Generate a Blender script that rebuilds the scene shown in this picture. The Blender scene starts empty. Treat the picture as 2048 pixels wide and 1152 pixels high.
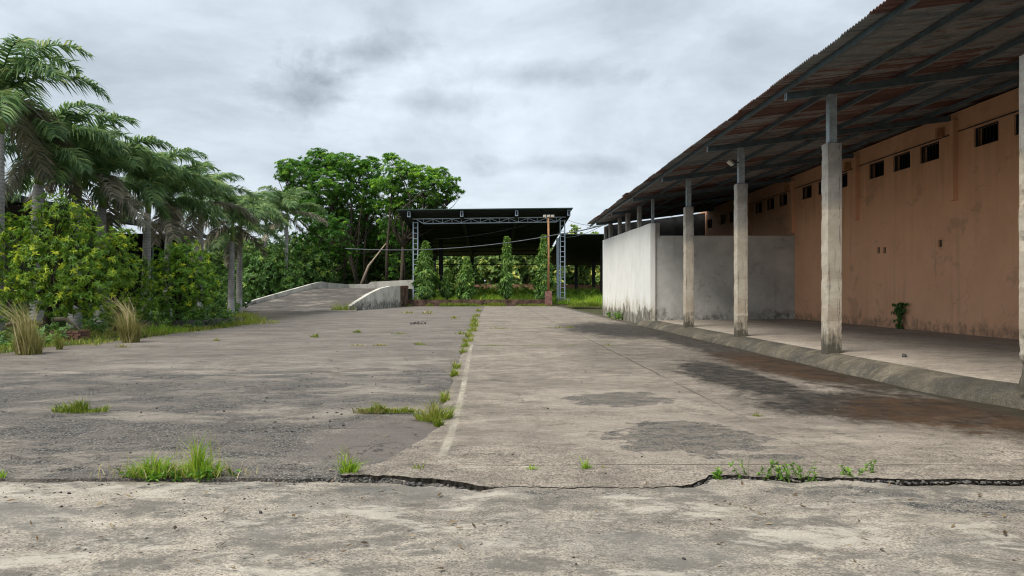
import bpy, math, random
import numpy as np
from mathutils import Matrix, Vector

random.seed(7)
RNG = np.random.default_rng(11)
SC = bpy.context.scene
DENOISE = True
COL = SC.collection
R = math.radians

# ------------------------------------------------------------------ camera
H = 1.6            # eye height
F = 1480.0         # focal length in photo pixels (2048 wide)
VU, VV = 985.0, 588.0   # where the lines of the yard meet in the photo
SL = 0.004         # the yard climbs very gently away from the camera
cam_d = bpy.data.cameras.new('camera')
cam_d.sensor_width = 36.0
cam_d.lens = F / 2048 * 36.0
cam_d.shift_x = (1024 - VU) / 2048
cam_d.shift_y = (VV - 576) / 2048
cam_d.clip_start = 0.05
cam_d.clip_end = 5000
cam = bpy.data.objects.new('camera', cam_d)
cam.location = (0, 0, H)
cam.rotation_euler = (R(90), 0, 0)
COL.objects.link(cam)
SC.camera = cam

# ------------------------------------------------------------------ light
SUN_EL, SUN_AZ = 56.0, -128.0      # azimuth from +Y, clockwise seen from above: sun stands to the left, a little behind
sun_d = bpy.data.lights.new('sun', 'SUN')
sun_d.energy = 1.5
sun_d.angle = R(35)
sun_d.color = (1.0, 0.955, 0.88)
sun = bpy.data.objects.new('sun', sun_d)
sdir = Vector((math.sin(R(SUN_AZ)) * math.cos(R(SUN_EL)), math.cos(R(SUN_AZ)) * math.cos(R(SUN_EL)), math.sin(R(SUN_EL))))
sun.rotation_euler = sdir.to_track_quat('Z', 'Y').to_euler()
sun.location = (-30, -10, 40)
COL.objects.link(sun)

SC.view_settings.view_transform = 'Standard'
SC.view_settings.look = 'None'
SC.view_settings.exposure = 1.48
SC.view_settings.gamma = 1.0
SC.view_settings.use_curve_mapping = False
SC.cycles.use_denoising = DENOISE
SC.cycles.filter_width = 1.1

def build_world():
    w = bpy.data.worlds.new('World')
    SC.world = w
    w.use_nodes = True
    nt = w.node_tree
    N = nt.nodes
    L = nt.links.new
    N.clear()
    out = N.new('ShaderNodeOutputWorld')
    bg = N.new('ShaderNodeBackground')
    bg.inputs['Strength'].default_value = 0.1
    sky = N.new('ShaderNodeTexSky')
    sky.sky_type = 'NISHITA'
    sky.sun_disc = False
    sky.sun_elevation = R(SUN_EL)
    sky.sun_rotation = R(SUN_AZ)
    sky.air_density = 1.0
    sky.dust_density = 1.5
    tc = N.new('ShaderNodeTexCoord')
    sep = N.new('ShaderNodeSeparateXYZ')
    L(tc.outputs['Generated'], sep.inputs[0])
    def m(op, a, b=None, clamp=False):
        n = N.new('ShaderNodeMath'); n.operation = op; n.use_clamp = clamp
        for i, v in enumerate((a, b)):
            if v is None: continue
            if hasattr(v, 'is_linked'): L(v, n.inputs[i])
            else: n.inputs[i].default_value = v
        return n.outputs[0]
    zz = m('MAXIMUM', sep.outputs['Z'], 0.0)
    k = m('ADD', zz, 0.16)
    cx = m('DIVIDE', sep.outputs['X'], k)
    cy = m('DIVIDE', sep.outputs['Y'], k)
    comb = N.new('ShaderNodeCombineXYZ')
    L(cx, comb.inputs[0]); L(cy, comb.inputs[1])
    def noise(scale, detail, rough, loc, sc=(1, 1, 1), dist=0.0, src=None):
        mp = N.new('ShaderNodeMapping')
        mp.inputs['Location'].default_value = loc
        mp.inputs['Scale'].default_value = sc
        L(src or comb.outputs[0], mp.inputs['Vector'])
        n = N.new('ShaderNodeTexNoise')
        n.inputs['Scale'].default_value = scale
        n.inputs['Detail'].default_value = detail
        n.inputs['Roughness'].default_value = rough
        n.inputs['Distortion'].default_value = dist
        L(mp.outputs[0], n.inputs['Vector'])
        return n.outputs['Fac']
    n1 = noise(1.15, 9, 0.6, (3.1, 0.6, 0.2), (0.9, 1.0, 1), 0.35)
    n2 = noise(3.6, 9, 0.56, (7.3, 4.6, 1.7), (1, 1, 2.1), 0.4, tc.outputs['Generated'])
    n3 = noise(7.0, 10, 0.6, (2.2, 9.1, 0.4), (1, 1, 1.5), 0.3, tc.outputs['Generated'])
    n0 = noise(0.42, 3, 0.5, (1.3, 2.0, 5.0))
    # the darker cloud that hangs left of the middle: two soft lumps torn by noise
    az = m('DIVIDE', sep.outputs['X'], sep.outputs['Y'])
    el = m('DIVIDE', sep.outputs['Z'], sep.outputs['Y'])
    front = m('GREATER_THAN', sep.outputs['Y'], 0.0)
    def lump(u, v, ru, rv):
        a = m('DIVIDE', m('SUBTRACT', az, (u - VU) / F), ru / F)
        b = m('DIVIDE', m('SUBTRACT', el, (VV - v) / F), rv / F)
        d = m('SQRT', m('ADD', m('MULTIPLY', a, a), m('MULTIPLY', b, b)))
        d = m('ADD', d, m('MULTIPLY', m('SUBTRACT', n3, 0.5), 2.6))
        r = m('SUBTRACT', 1.0, d, True)
        return m('MULTIPLY', r, front)
    lm = m('ADD', lump(690, 105, 150, 62), lump(630, 175, 110, 95))
    lm = m('ADD', lm, m('MULTIPLY', lump(1060, 150, 240, 34), 0.7))
    lm = m('ADD', lm, m('MULTIPLY', lump(1120, 330, 200, 26), 0.7))
    lm = m('ADD', lm, m('MULTIPLY', lump(870, 205, 240, 30), 0.6))
    v = m('ADD', m('MULTIPLY', n1, 0.42), m('MULTIPLY', n2, 0.5))
    v = m('ADD', v, m('MULTIPLY', m('SUBTRACT', n3, 0.5), 0.16))
    v = m('ADD', v, m('MULTIPLY', n0, 0.16))
    v = m('SUBTRACT', v, m('MULTIPLY', lm, 0.2))
    ramp = N.new('ShaderNodeValToRGB')
    L(v, ramp.inputs[0])
    e = ramp.color_ramp.elements
    e[0].position = 0.30; e[0].color = (1.4, 1.62, 1.82, 1)
    e[1].position = 0.66; e[1].color = (3.15, 3.48, 3.8, 1)
    x = e.new(0.45); x.color = (2.08, 2.35, 2.6, 1)
    x = e.new(0.55); x.color = (2.62, 2.92, 3.2, 1)
    # a thin share of clear-sky blue shows through the cover
    mix = N.new('ShaderNodeMix'); mix.data_type = 'RGBA'
    mix.inputs[0].default_value = 0.96
    L(sky.outputs[0], mix.inputs[6]); L(ramp.outputs[0], mix.inputs[7])
    L(mix.outputs[2], bg.inputs['Color'])
    L(bg.outputs[0], out.inputs['Surface'])
build_world()

# ------------------------------------------------------------------ small helpers
def gz(y):
    return SL * y
def gp(u, v, dz=0.0):
    """photo pixel on the yard -> point in the place"""
    y = (H - dz) / ((v - VV) / F + SL)
    return Vector(((u - VU) / F * y, y, gz(y) + dz))
def at(u, v, y):
    return Vector(((u - VU) / F * y, y, H - (v - VV) / F * y))
def sm(a, b, x):
    t = np.clip((x - a) / (b - a), 0, 1)
    return t * t * (3 - 2 * t)

def tag(o, label=None, cat=None, group=None, kind=None):
    if label: o['label'] = label
    if cat: o['category'] = cat
    if group: o['group'] = group
    if kind: o['kind'] = kind
    return o
def empty(name, loc, label, cat, group=None, rz=0.0):
    o = bpy.data.objects.new(name, None)
    o.location = loc
    o.rotation_euler = (0, 0, rz)
    o.empty_display_size = 0.2
    COL.objects.link(o)
    return tag(o, label, cat, group)
def adopt(o, parent):
    """parent a mesh built in world coordinates"""
    o.parent = parent
    p = parent
    mats = []
    while p is not None:
        mats.append(p)
        p = p.parent
    mw = Matrix.Identity(4)
    for q in reversed(mats):
        mw = mw @ q.matrix_parent_inverse @ q.matrix_basis
    o.matrix_parent_inverse = mw.inverted()
    return o

def arr_mesh(name, V, Fc, tint=None, smooth=False):
    """fast mesh from numpy arrays; faces all of one size"""
    V = np.asarray(V, dtype=np.float32).reshape(-1, 3)
    Fc = np.asarray(Fc, dtype=np.int32)
    k = Fc.shape[1]
    me = bpy.data.meshes.new(name)
    me.vertices.add(len(V)); me.vertices.foreach_set('co', V.ravel())
    me.loops.add(Fc.size); me.loops.foreach_set('vertex_index', Fc.ravel())
    me.polygons.add(len(Fc)); me.polygons.foreach_set('loop_start', np.arange(0, Fc.size, k, dtype=np.int32))
    if smooth: me.polygons.foreach_set('use_smooth', np.ones(len(Fc), dtype=bool))
    if tint is not None:
        a = me.attributes.new('tint', 'FLOAT', 'POINT')
        a.data.foreach_set('value', np.asarray(tint, dtype=np.float32))
    me.update(calc_edges=True)
    me.validate()
    return me
def link(name, me, mat=None, parent=None, world=True):
    o = bpy.data.objects.new(name, me)
    if mat is not None and len(me.materials) == 0: me.materials.append(mat)
    COL.objects.link(o)
    if parent is not None:
        if world: adopt(o, parent)
        else: o.parent = parent
    return o

class MB:
    """collects boxes, bars, tubes into one mesh"""
    def __init__(s): s.v = []; s.f = []; s.sm = []
    def add(s, vs, fs, smooth=False):
        b = len(s.v)
        s.v += [tuple(p) for p in vs]
        s.f += [tuple(i + b for i in f) for f in fs]
        s.sm += [smooth] * len(fs)
        return s
    def box(s, x0, x1, y0, y1, z0, z1):
        vs = [(x, y, z) for z in (z0, z1) for y in (y0, y1) for x in (x0, x1)]
        return s.add(vs, [(0, 2, 3, 1), (4, 5, 7, 6), (0, 1, 5, 4), (2, 6, 7, 3), (0, 4, 6, 2), (1, 3, 7, 5)])
    def prism(s, quad_a, quad_b):
        """joins two 4-point loops"""
        n = len(quad_a)
        vs = list(quad_a) + list(quad_b)
        fs = [tuple(range(n))[::-1], tuple(range(n, 2 * n))]
        for i in range(n):
            j = (i + 1) % n
            fs.append((i, j, n + j, n + i))
        return s.add(vs, fs)
    def bar(s, a, b, w, h=None, up=(0, 0, 1)):
        h = h or w
        a, b = Vector(a), Vector(b)
        d = (b - a).normalized()
        u = Vector(up)
        if abs(d.dot(u)) > 0.98: u = Vector((1, 0, 0))
        x = d.cross(u).normalized(); z = x.cross(d).normalized()
        q = [x * (w / 2) * i + z * (h / 2) * j for i, j in ((-1, -1), (1, -1), (1, 1), (-1, 1))]
        return s.prism([a + p for p in q], [b + p for p in q])
    def tube(s, pts, rad, n=7, cap=True):
        pts = [Vector(p) for p in pts]
        if not hasattr(rad, '__len__'): rad = [rad] * len(pts)
        vs = []; fs = []
        ref = Vector((0.31, 0.17, 0.93))
        for i, p in enumerate(pts):
            d = (pts[min(i + 1, len(pts) - 1)] - pts[max(i - 1, 0)])
            if d.length < 1e-9: d = Vector((0, 0, 1))
            d.normalize()
            if abs(d.dot(ref)) > 0.95: ref = Vector((1, 0.1, 0))
            x = d.cross(ref).normalized(); y = d.cross(x).normalized()
            for k in range(n):
                a = 2 * math.pi * k / n
                vs.append(p + (x * math.cos(a) + y * math.sin(a)) * rad[i])
        for i in range(len(pts) - 1):
            for k in range(n):
                k2 = (k + 1) % n
                fs.append((i * n + k, i * n + k2, (i + 1) * n + k2, (i + 1) * n + k))
        if cap:
            fs.append(tuple(range(n))[::-1]); fs.append(tuple(range((len(pts) - 1) * n, len(pts) * n)))
        return s.add(vs, fs, True)
    def mesh(s, name):
        me = bpy.data.meshes.new(name)
        me.from_pydata(s.v, [], s.f)
        me.polygons.foreach_set('use_smooth', s.sm)
        me.update()
        return me
    def build(s, name, mat, parent=None, world=True):
        return link(name, s.mesh(name), mat, parent, world)

# ------------------------------------------------------------------ material helper
class Mat:
    def __init__(s, name, rough=0.85, spec=0.25, metal=0.0):
        s.mat = bpy.data.materials.new(name)
        s.mat.use_nodes = True
        s.nt = s.mat.node_tree
        s.N = s.nt.nodes
        s.p = s.N['Principled BSDF']
        s.p.inputs['Roughness'].default_value = rough
        s.p.inputs['Specular IOR Level'].default_value = spec
        s.p.inputs['Metallic'].default_value = metal
        s.geo = None; s.tc = None
    def set(s, inp, val):
        if hasattr(val, 'is_linked'): s.nt.links.new(val, inp)
        elif isinstance(val, (tuple, list)):
            inp.default_value = tuple(val) + ((1,) if len(val) == 3 and len(inp.default_value) == 4 else ())
        else: inp.default_value = val
    def pos(s):
        if s.geo is None: s.geo = s.N.new('ShaderNodeNewGeometry')
        return s.geo.outputs['Position']
    def obj(s):
        if s.tc is None: s.tc = s.N.new('ShaderNodeTexCoord')
        return s.tc.outputs['Object']
    def rnd(s): return s.N.new('ShaderNodeObjectInfo').outputs['Random']
    def attr(s, n):
        a = s.N.new('ShaderNodeAttribute'); a.attribute_name = n
        return a.outputs['Fac']
    def mp(s, vec, scale=(1, 1, 1), loc=(0, 0, 0), rot=(0, 0, 0)):
        n = s.N.new('ShaderNodeMapping')
        s.set(n.inputs['Vector'], vec)
        n.inputs['Scale'].default_value = scale; n.inputs['Location'].default_value = loc; n.inputs['Rotation'].default_value = rot
        return n.outputs[0]
    def noise(s, vec, scale, detail=5, rough=0.6, dist=0.0):
        n = s.N.new('ShaderNodeTexNoise')
        s.set(n.inputs['Vector'], vec)
        n.inputs['Scale'].default_value = scale; n.inputs['Detail'].default_value = detail
        n.inputs['Roughness'].default_value = rough; n.inputs['Distortion'].default_value = dist
        return n.outputs['Fac']
    def vor(s, vec, scale, feature='F1', out='Distance', rand=1.0):
        n = s.N.new('ShaderNodeTexVoronoi')
        n.feature = feature
        s.set(n.inputs['Vector'], vec)
        n.inputs['Scale'].default_value = scale; n.inputs['Randomness'].default_value = rand
        return n.outputs[out]
    def ramp(s, fac, stops, interp='LINEAR'):
        n = s.N.new('ShaderNodeValToRGB')
        s.set(n.inputs[0], fac)
        n.color_ramp.interpolation = interp
        e = n.color_ramp.elements
        while len(e) < len(stops): e.new(0.5)
        for el, (p, c) in zip(e, stops):
            el.position = p
            el.color = (c, c, c, 1) if not hasattr(c, '__len__') else tuple(c) + (1,)
        return n.outputs[0]
    def mix(s, f, a, b, mode='MIX'):
        n = s.N.new('ShaderNodeMix'); n.data_type = 'RGBA'; n.blend_type = mode
        s.set(n.inputs[0], f); s.set(n.inputs[6], a); s.set(n.inputs[7], b)
        return n.outputs[2]
    def m(s, op, a, b=None, c=None, clamp=False):
        n = s.N.new('ShaderNodeMath'); n.operation = op; n.use_clamp = clamp
        for i, v in enumerate((a, b, c)):
            if v is not None: s.set(n.inputs[i], v)
        return n.outputs[0]
    def rng(s, v, a, b, lo=0.0, hi=1.0):
        n = s.N.new('ShaderNodeMapRange'); n.interpolation_type = 'SMOOTHSTEP'
        s.set(n.inputs[0], v)
        for i, q in enumerate((a, b, lo, hi)): n.inputs[1 + i].default_value = q
        return n.outputs[0]
    def sep(s, vec):
        n = s.N.new('ShaderNodeSeparateXYZ'); s.set(n.inputs[0], vec)
        return n.outputs
    def ell(s, xyz, cx, cy, rx, ry, nz=None, k=0.8, soft=0.12):
        a = s.m('DIVIDE', s.m('SUBTRACT', xyz[0], cx), rx)
        b = s.m('DIVIDE', s.m('SUBTRACT', xyz[1], cy), ry)
        d = s.m('SQRT', s.m('ADD', s.m('MULTIPLY', a, a), s.m('MULTIPLY', b, b)))
        if nz is not None: d = s.m('ADD', d, s.m('MULTIPLY', s.m('SUBTRACT', nz, 0.5), k))
        return s.rng(d, 1 + soft, 1 - soft)
    def mx(s, *a):
        r = a[0]
        for q in a[1:]: r = s.m('MAXIMUM', r, q)
        return r
    def bump(s, h, strength=0.5, dist=0.01):
        n = s.N.new('ShaderNodeBump')
        n.inputs['Strength'].default_value = strength; n.inputs['Distance'].default_value = dist
        s.set(n.inputs['Height'], h)
        s.nt.links.new(n.outputs[0], s.p.inputs['Normal'])
    def color(s, c): s.set(s.p.inputs['Base Color'], c); return s
    def rough(s, v): s.set(s.p.inputs['Roughness'], v); return s

# ------------------------------------------------------------------ materials
MT = {}
def plain(name, c, rough=0.8, spec=0.25, metal=0.0, var=0.25, scale=3.0, bump=0.0):
    m = Mat(name, rough, spec, metal)
    n = m.noise(m.obj(), scale, 6, 0.65)
    f = m.rng(n, 0.3, 0.7, 1 - var, 1 + var)
    q = m.N.new('ShaderNodeVectorMath'); q.operation = 'SCALE'
    q.inputs[0].default_value = c
    m.set(q.inputs['Scale'], f)
    m.color(q.outputs[0])
    if bump: m.bump(m.noise(m.obj(), scale * 9, 5, 0.7), bump, 0.01)
    MT[name] = m.mat
    return m.mat

def leaf_mat(name, stops, trans=0.25, rough=0.5):
    m = Mat(name, rough, 0.35)
    t = m.attr('tint')
    big = m.noise(m.pos(), 0.9, 3, 0.5)
    t2 = m.m('ADD', t, m.m('MULTIPLY', m.m('SUBTRACT', big, 0.5), 0.5), clamp=True)
    c = m.ramp(t2, stops)
    m.color(c)
    tr = m.N.new('ShaderNodeBsdfTranslucent')
    m.nt.links.new(c, tr.inputs['Color'])
    ms = m.N.new('ShaderNodeMixShader')
    ms.inputs[0].default_value = trans
    out = m.N['Material Output']
    m.nt.links.new(m.p.outputs[0], ms.inputs[1]); m.nt.links.new(tr.outputs[0], ms.inputs[2])
    m.nt.links.new(ms.outputs[0], out.inputs['Surface'])
    MT[name] = m.mat
    return m.mat

def scale_col(m, c, f):
    gv = m.N.new('ShaderNodeVectorMath'); gv.operation = 'SCALE'
    m.set(gv.inputs[0], c); m.set(gv.inputs['Scale'], f)
    return gv.outputs[0]
def ground_common(m, P, tanA, tanB, tanC, gravel_mask, seed=0.0, stone_scale=55.0, crack=True, rough=1.0):
    """weathered concrete: tan to dark blotches at every size, grit, specks, exposed aggregate where the mask says so"""
    n_big = m.noise(m.mp(P, (0.75, 1.0, 1), (seed, 0, 0)), 0.42, 9, 0.68, 0.3)
    n_mid = m.noise(m.mp(P, (0.7, 1.1, 1), (0, seed, 0)), 2.1, 12, 0.76, 0.25)
    n_fin = m.noise(P, 24.0, 6, 0.75)
    v = m.m('ADD', m.m('MULTIPLY', n_big, 0.4), m.m('MULTIPLY', n_mid, 0.6))
    c = m.ramp(v, [(0.37, tanA), (0.5, tanB), (0.62, tanC)])
    # dark crust of algae in small torn patches, pale scuffs
    n_blo = m.noise(m.mp(P, (0.8, 1.1, 1), (seed, 3, 0)), 5.5, 10, 0.78, 0.4)
    c = m.mix(m.rng(n_blo, 0.52, 0.63, 0.0, 0.62 * rough), c, (0.085, 0.078, 0.066))
    c = m.mix(m.rng(n_blo, 0.45, 0.36, 0.0, 0.45 * rough), c, tanC)
    c = m.mix(m.rng(n_fin, 0.5, 0.7, 0.0, 0.5), c, (0.1, 0.092, 0.08))
    # grit
    n_grit = m.noise(P, 62.0, 3, 0.7)
    c = scale_col(m, c, m.rng(n_grit, 0.33, 0.67, 1 - 0.55 * rough, 1 + 0.55 * rough))
    # dark and pale specks
    sp_d = m.vor(P, 34.0); sp_c = m.sep(m.vor(P, 34.0, out='Color'))
    spk = m.m('MULTIPLY', m.rng(sp_d, 0.3, 0.16), m.rng(sp_c[0], 0.62, 0.7))
    c = m.mix(m.m('MULTIPLY', spk, 0.8), c, m.ramp(sp_c[1], [(0, (0.03, 0.03, 0.03)), (0.6, (0.07, 0.065, 0.06)), (0.62, (0.42, 0.38, 0.32)), (1, (0.5, 0.46, 0.4))], 'CONSTANT'))
    # exposed aggregate
    sd = m.vor(P, stone_scale)
    sc = m.sep(m.vor(P, stone_scale, out='Color'))
    gcol = m.ramp(sc[0], [(0.0, (0.05, 0.053, 0.053)), (0.45, (0.145, 0.147, 0.142)), (0.8, (0.24, 0.232, 0.215)), (1, (0.48, 0.43, 0.36))])
    gcol = m.mix(m.rng(sd, 0.34, 0.62), gcol, (0.03, 0.029, 0.027))
    gcol = m.mix(m.rng(n_blo, 0.42, 0.6, 0.0, 0.6), gcol, tanB)
    c = m.mix(gravel_mask, c, gcol)
    hgt = m.m('ADD', m.m('MULTIPLY', n_fin, 0.45), m.m('MULTIPLY', n_blo, 0.5))
    hgt = m.m('ADD', hgt, m.m('MULTIPLY', n_grit, 0.4))
    hgt = m.m('ADD', hgt, m.m('MULTIPLY', spk, 0.35))
    hgt = m.m('SUBTRACT', hgt, m.m('MULTIPLY', m.m('MULTIPLY', gravel_mask, sd), 1.3))
    if crack:
        w = m.N.new('ShaderNodeVectorMath'); w.operation = 'ADD'
        nz = m.N.new('ShaderNodeTexNoise'); nz.inputs['Scale'].default_value = 1.7; nz.inputs['Detail'].default_value = 9; nz.inputs['Roughness'].default_value = 0.65
        m.set(nz.inputs['Vector'], P)
        sc2 = m.N.new('ShaderNodeVectorMath'); sc2.operation = 'SCALE'; sc2.inputs['Scale'].default_value = 1.1
        m.nt.links.new(nz.outputs['Color'], sc2.inputs[0])
        m.set(w.inputs[0], P); m.nt.links.new(sc2.outputs[0], w.inputs[1])
        e = m.vor(w.outputs[0], 0.75, 'DISTANCE_TO_EDGE')
        cr = m.rng(e, 0.008, 0.001)
        cr = m.m('MULTIPLY', cr, m.rng(m.noise(P, 1.3, 5), 0.5, 0.58))
        c = m.mix(m.m('MULTIPLY', cr, 0.7), c, (0.035, 0.03, 0.025))
        hgt = m.m('SUBTRACT', hgt, m.m('MULTIPLY', cr, 1.0))
    return c, hgt, n_big, n_mid, n_fin

def make_ground_mats():
    # concrete road ---------------------------------------------------
    m = Mat('weathered_concrete', 0.9, 0.2)
    P = m.pos(); xyz = m.sep(P)
    nz = m.noise(m.mp(P, (0.9, 1.0, 1)), 1.7, 12, 0.74)
    nzc = m.noise(m.mp(P, (0.8, 0.8, 1)), 0.9, 6, 0.6)
    g = m.mx(m.ell(xyz, 2.1, 8.15, 0.82, 0.95, nz, 2.6, 0.06), m.ell(xyz, 1.85, 11.0, 0.75, 0.7, nz, 3.0, 0.06),
             m.ell(xyz, 2.75, 7.15, 0.28, 0.12, nz, 1.2, 0.08))
    c, h, nb, nm, nf = ground_common(m, P, (0.122, 0.104, 0.084), (0.226, 0.193, 0.156), (0.348, 0.3, 0.244), m.m('MULTIPLY', g, m.rng(m.noise(P, 5.0, 8, 0.75), 0.36, 0.52, 0.15, 0.92)), 0.0, 62.0)
    # pale worn rims round the spalled patches
    rim = m.m('SUBTRACT', m.mx(m.ell(xyz, 1.95, 8.3, 1.15, 1.4, nz, 1.5, 0.25), m.ell(xyz, 1.7, 11.0, 1.15, 1.15, nz, 1.6, 0.25)), g, clamp=True)
    c = m.mix(m.m('MULTIPLY', rim, m.rng(nf, 0.35, 0.6, 0.5, 0.2)), c, (0.41, 0.36, 0.295))
    # dark wet stains that drain off the veranda
    wob = m.noise(m.mp(P, (1.0, 0.6, 1)), 1.5, 12, 0.77, 0.5)
    s1 = m.ell(xyz, 4.5, 13.9, 0.7, 2.8, wob, 2.4, 0.5)
    s2 = m.ell(xyz, 5.1, 10.4, 1.3, 1.3, wob, 2.2, 0.5)
    s3 = m.ell(xyz, 6.4, 9.7, 1.7, 1.5, wob, 1.5, 0.45)
    s4 = m.ell(xyz, 6.6, 22.0, 1.1, 13.0, wob, 2.2, 0.5)
    s5 = m.ell(xyz, 6.3, 16.0, 1.0, 3.2, wob, 1.8, 0.5)
    s6 = m.ell(xyz, 5.4, 31.0, 2.2, 6.0, wob, 2.0, 0.5)
    s7 = m.ell(xyz, 3.8, 18.5, 1.7, 4.5, wob, 2.2, 0.6)
    dark = m.mx(s1, m.m('MULTIPLY', s2, 0.95), m.m('MULTIPLY', s4, 0.85), m.m('MULTIPLY', s6, 0.8), m.m('MULTIPLY', s7, 0.22))
    brown = m.mx(s3, m.m('MULTIPLY', s5, 0.9))
    worn = m.rng(m.noise(P, 4.5, 10, 0.78), 0.42, 0.64, 1.0, 0.7)
    dark = m.m('MULTIPLY', m.m('MULTIPLY', dark, 1.5, clamp=True), worn); brown = m.m('MULTIPLY', m.m('MULTIPLY', brown, 1.4, clamp=True), worn)
    c = m.mix(dark, c, (0.026, 0.023, 0.019))
    c = m.mix(brown, c, m.ramp(nm, [(0.38, (0.022, 0.016, 0.011)), (0.68, (0.085, 0.046, 0.022))]))
    # green-black growth along the gutter
    gut = m.rng(xyz[0], 6.55, 6.95)
    c = m.mix(m.m('MULTIPLY', gut, 0.7), c, (0.035, 0.032, 0.02))
    # joints cut across and along the slab
    def joint(coord, at_, w=0.022):
        d = m.m('ABSOLUTE', m.m('SUBTRACT', m.m('ADD', coord, m.m('MULTIPLY', m.m('SUBTRACT', nzc, 0.5), 0.14)), at_))
        return m.rng(d, w, w * 0.35)
    jl = m.m('MULTIPLY', joint(xyz[0], 3.2, 0.022), m.m('MULTIPLY', m.rng(xyz[1], 8.0, 14.0, 0.25, 1.0), m.rng(m.noise(P, 1.1, 4), 0.36, 0.5, 0.25, 1.0)))
    j = m.mx(jl, joint(xyz[1], 21.8, 0.05), joint(xyz[1], 32.0, 0.07), joint(xyz[1], 45.0, 0.1), joint(xyz[1], 58.0, 0.12))
    jf = m.m('MULTIPLY', joint(xyz[1], 6.82, 0.014), m.rng(xyz[0], -0.95, -0.8))
    j = m.mx(j, jf)
    c = m.mix(m.m('MULTIPLY', j, 0.8), c, (0.035, 0.03, 0.022))
    # lighter strip on the far part of the road
    m.color(c)
    m.rough(m.rng(m.mx(dark, brown), 0.3, 0.95, 0.92, 0.8))
    m.bump(m.m('SUBTRACT', h, m.m('MULTIPLY', j, 1.5)), 0.7, 0.012)
    MT['road'] = m.mat
    # old asphalt yard --------------------------------------------------
    m = Mat('worn_asphalt', 0.92, 0.2)
    P = m.pos(); xyz = m.sep(P)
    nz = m.noise(m.mp(P, (0.8, 1.05, 1)), 1.1, 12, 0.75, 0.3)
    nz2 = m.noise(m.mp(P, (0.6, 1.1, 1)), 0.7, 11, 0.72, 0.2)
    yw = m.m('ADD', xyz[1], m.m('MULTIPLY', m.m('SUBTRACT', nz2, 0.5), 3.0))
    near = m.rng(yw, 15.6, 14.6)
    tan = m.rng(nz, 0.42, 0.6)
    brk = m.rng(m.noise(m.mp(P, (0.5, 0.9, 1), (3, 1, 0)), 1.2, 12, 0.76, 0.3), 0.46, 0.58)
    streak = m.mx(m.ell(xyz, -5.0, 14.9, 6.0, 1.5, nz, 3.0, 0.6), m.ell(xyz, -3.2, 9.9, 4.0, 0.7, nz, 3.0, 0.6), m.ell(xyz, -5.0, 7.2, 2.6, 0.9, nz, 3.0, 0.6), m.ell(xyz, -2.2, 12.2, 2.6, 0.9, nz, 3.0, 0.6),
                  m.ell(xyz, -2.5, 17.3, 3.0, 1.0, nz, 2.2, 0.5))
    streak = m.m('MULTIPLY', streak, brk)
    smooth_p = m.ell(xyz, -1.15, 8.2, 0.75, 1.3, nz, 1.2, 0.3)
    gm = m.m('MULTIPLY', near, m.rng(nz, 0.6, 0.46, 0.15, 1.0))
    gm = m.m('MULTIPLY', m.m('SUBTRACT', gm, m.m('MULTIPLY', streak, 0.7), clamp=True), 0.95)
    gm = m.m('MULTIPLY', gm, m.m('SUBTRACT', 1.0, m.m('MULTIPLY', smooth_p, 0.6)))
    c, h, nb, nm, nf = ground_common(m, P, (0.094, 0.083, 0.073), (0.17, 0.149, 0.128), (0.278, 0.243, 0.204), gm, 4.3, 46.0)
    c = m.mix(m.m('MULTIPLY', streak, m.rng(nf, 0.35, 0.6, 0.7, 0.3)), c, (0.34, 0.3, 0.245))
    c = m.mix(m.m('MULTIPLY', smooth_p, 0.7), c, (0.134, 0.115, 0.103))
    far = m.m('MULTIPLY', m.rng(yw, 16.0, 20.0), 0.45)
    brownish = m.mix(m.rng(nz2, 0.4, 0.62), (0.118, 0.103, 0.092), (0.225, 0.198, 0.168))
    c = m.mix(far, c, brownish)
    e = m.m('ABSOLUTE', m.m('SUBTRACT', yw, 15.2))
    c = m.mix(m.m('MULTIPLY', m.rng(xyz[0], -11.5, -13.0), 0.6), c, (0.1, 0.08, 0.055))
    m.color(c)
    m.bump(h, 0.9, 0.016)
    MT['yard'] = m.mat
    # foreground concrete -------------------------------------------------
    m = Mat('foreground_concrete', 0.92, 0.2)
    P = m.pos(); xyz = m.sep(P)
    nz = m.noise(m.mp(P, (0.7, 1.4, 1)), 4.2, 9, 0.72)
    g = m.mx(m.ell(xyz, 0.43, 5.83, 0.36, 0.15, nz, 2.8, 0.12), m.ell(xyz, 1.02, 5.88, 0.14, 0.08, nz, 2.4, 0.12), m.ell(xyz, 2.85, 5.98, 0.62, 0.15, nz, 3.2, 0.12),
             m.ell(xyz, 3.75, 5.62, 0.65, 0.2, nz, 3.2, 0.12), m.ell(xyz, -1.0, 6.1, 0.22, 0.12, nz, 3.4, 0.12), m.ell(xyz, -2.3, 6.22, 0.7, 0.08, nz, 3.4, 0.15))
    c, h, nb, nm, nf = ground_common(m, P, (0.153, 0.133, 0.11), (0.272, 0.239, 0.196), (0.404, 0.356, 0.29), m.m('MULTIPLY', g, m.rng(m.noise(P, 6.0, 8, 0.75), 0.36, 0.52, 0.25, 0.92)), 9.7, 70.0, True, 0.75)
    # dark biological crust in torn streaks, pale flakes
    st = m.noise(m.mp(P, (0.75, 1.25, 1), (2, 5, 0), (0, 0, 0.2)), 2.0, 12, 0.78, 0.3)
    c = m.mix(m.rng(st, 0.49, 0.57, 0, 0.72), c, (0.115, 0.107, 0.093))
    st2 = m.noise(m.mp(P, (0.6, 1.3, 1), (7, 1, 0)), 1.4, 12, 0.78, 0.3)
    c = m.mix(m.rng(st2, 0.53, 0.6, 0, 0.55), c, (0.5, 0.458, 0.385))
    st3 = m.noise(m.mp(P, (0.8, 1.2, 1), (4, 8, 0)), 0.8, 10, 0.7, 0.4)
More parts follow.
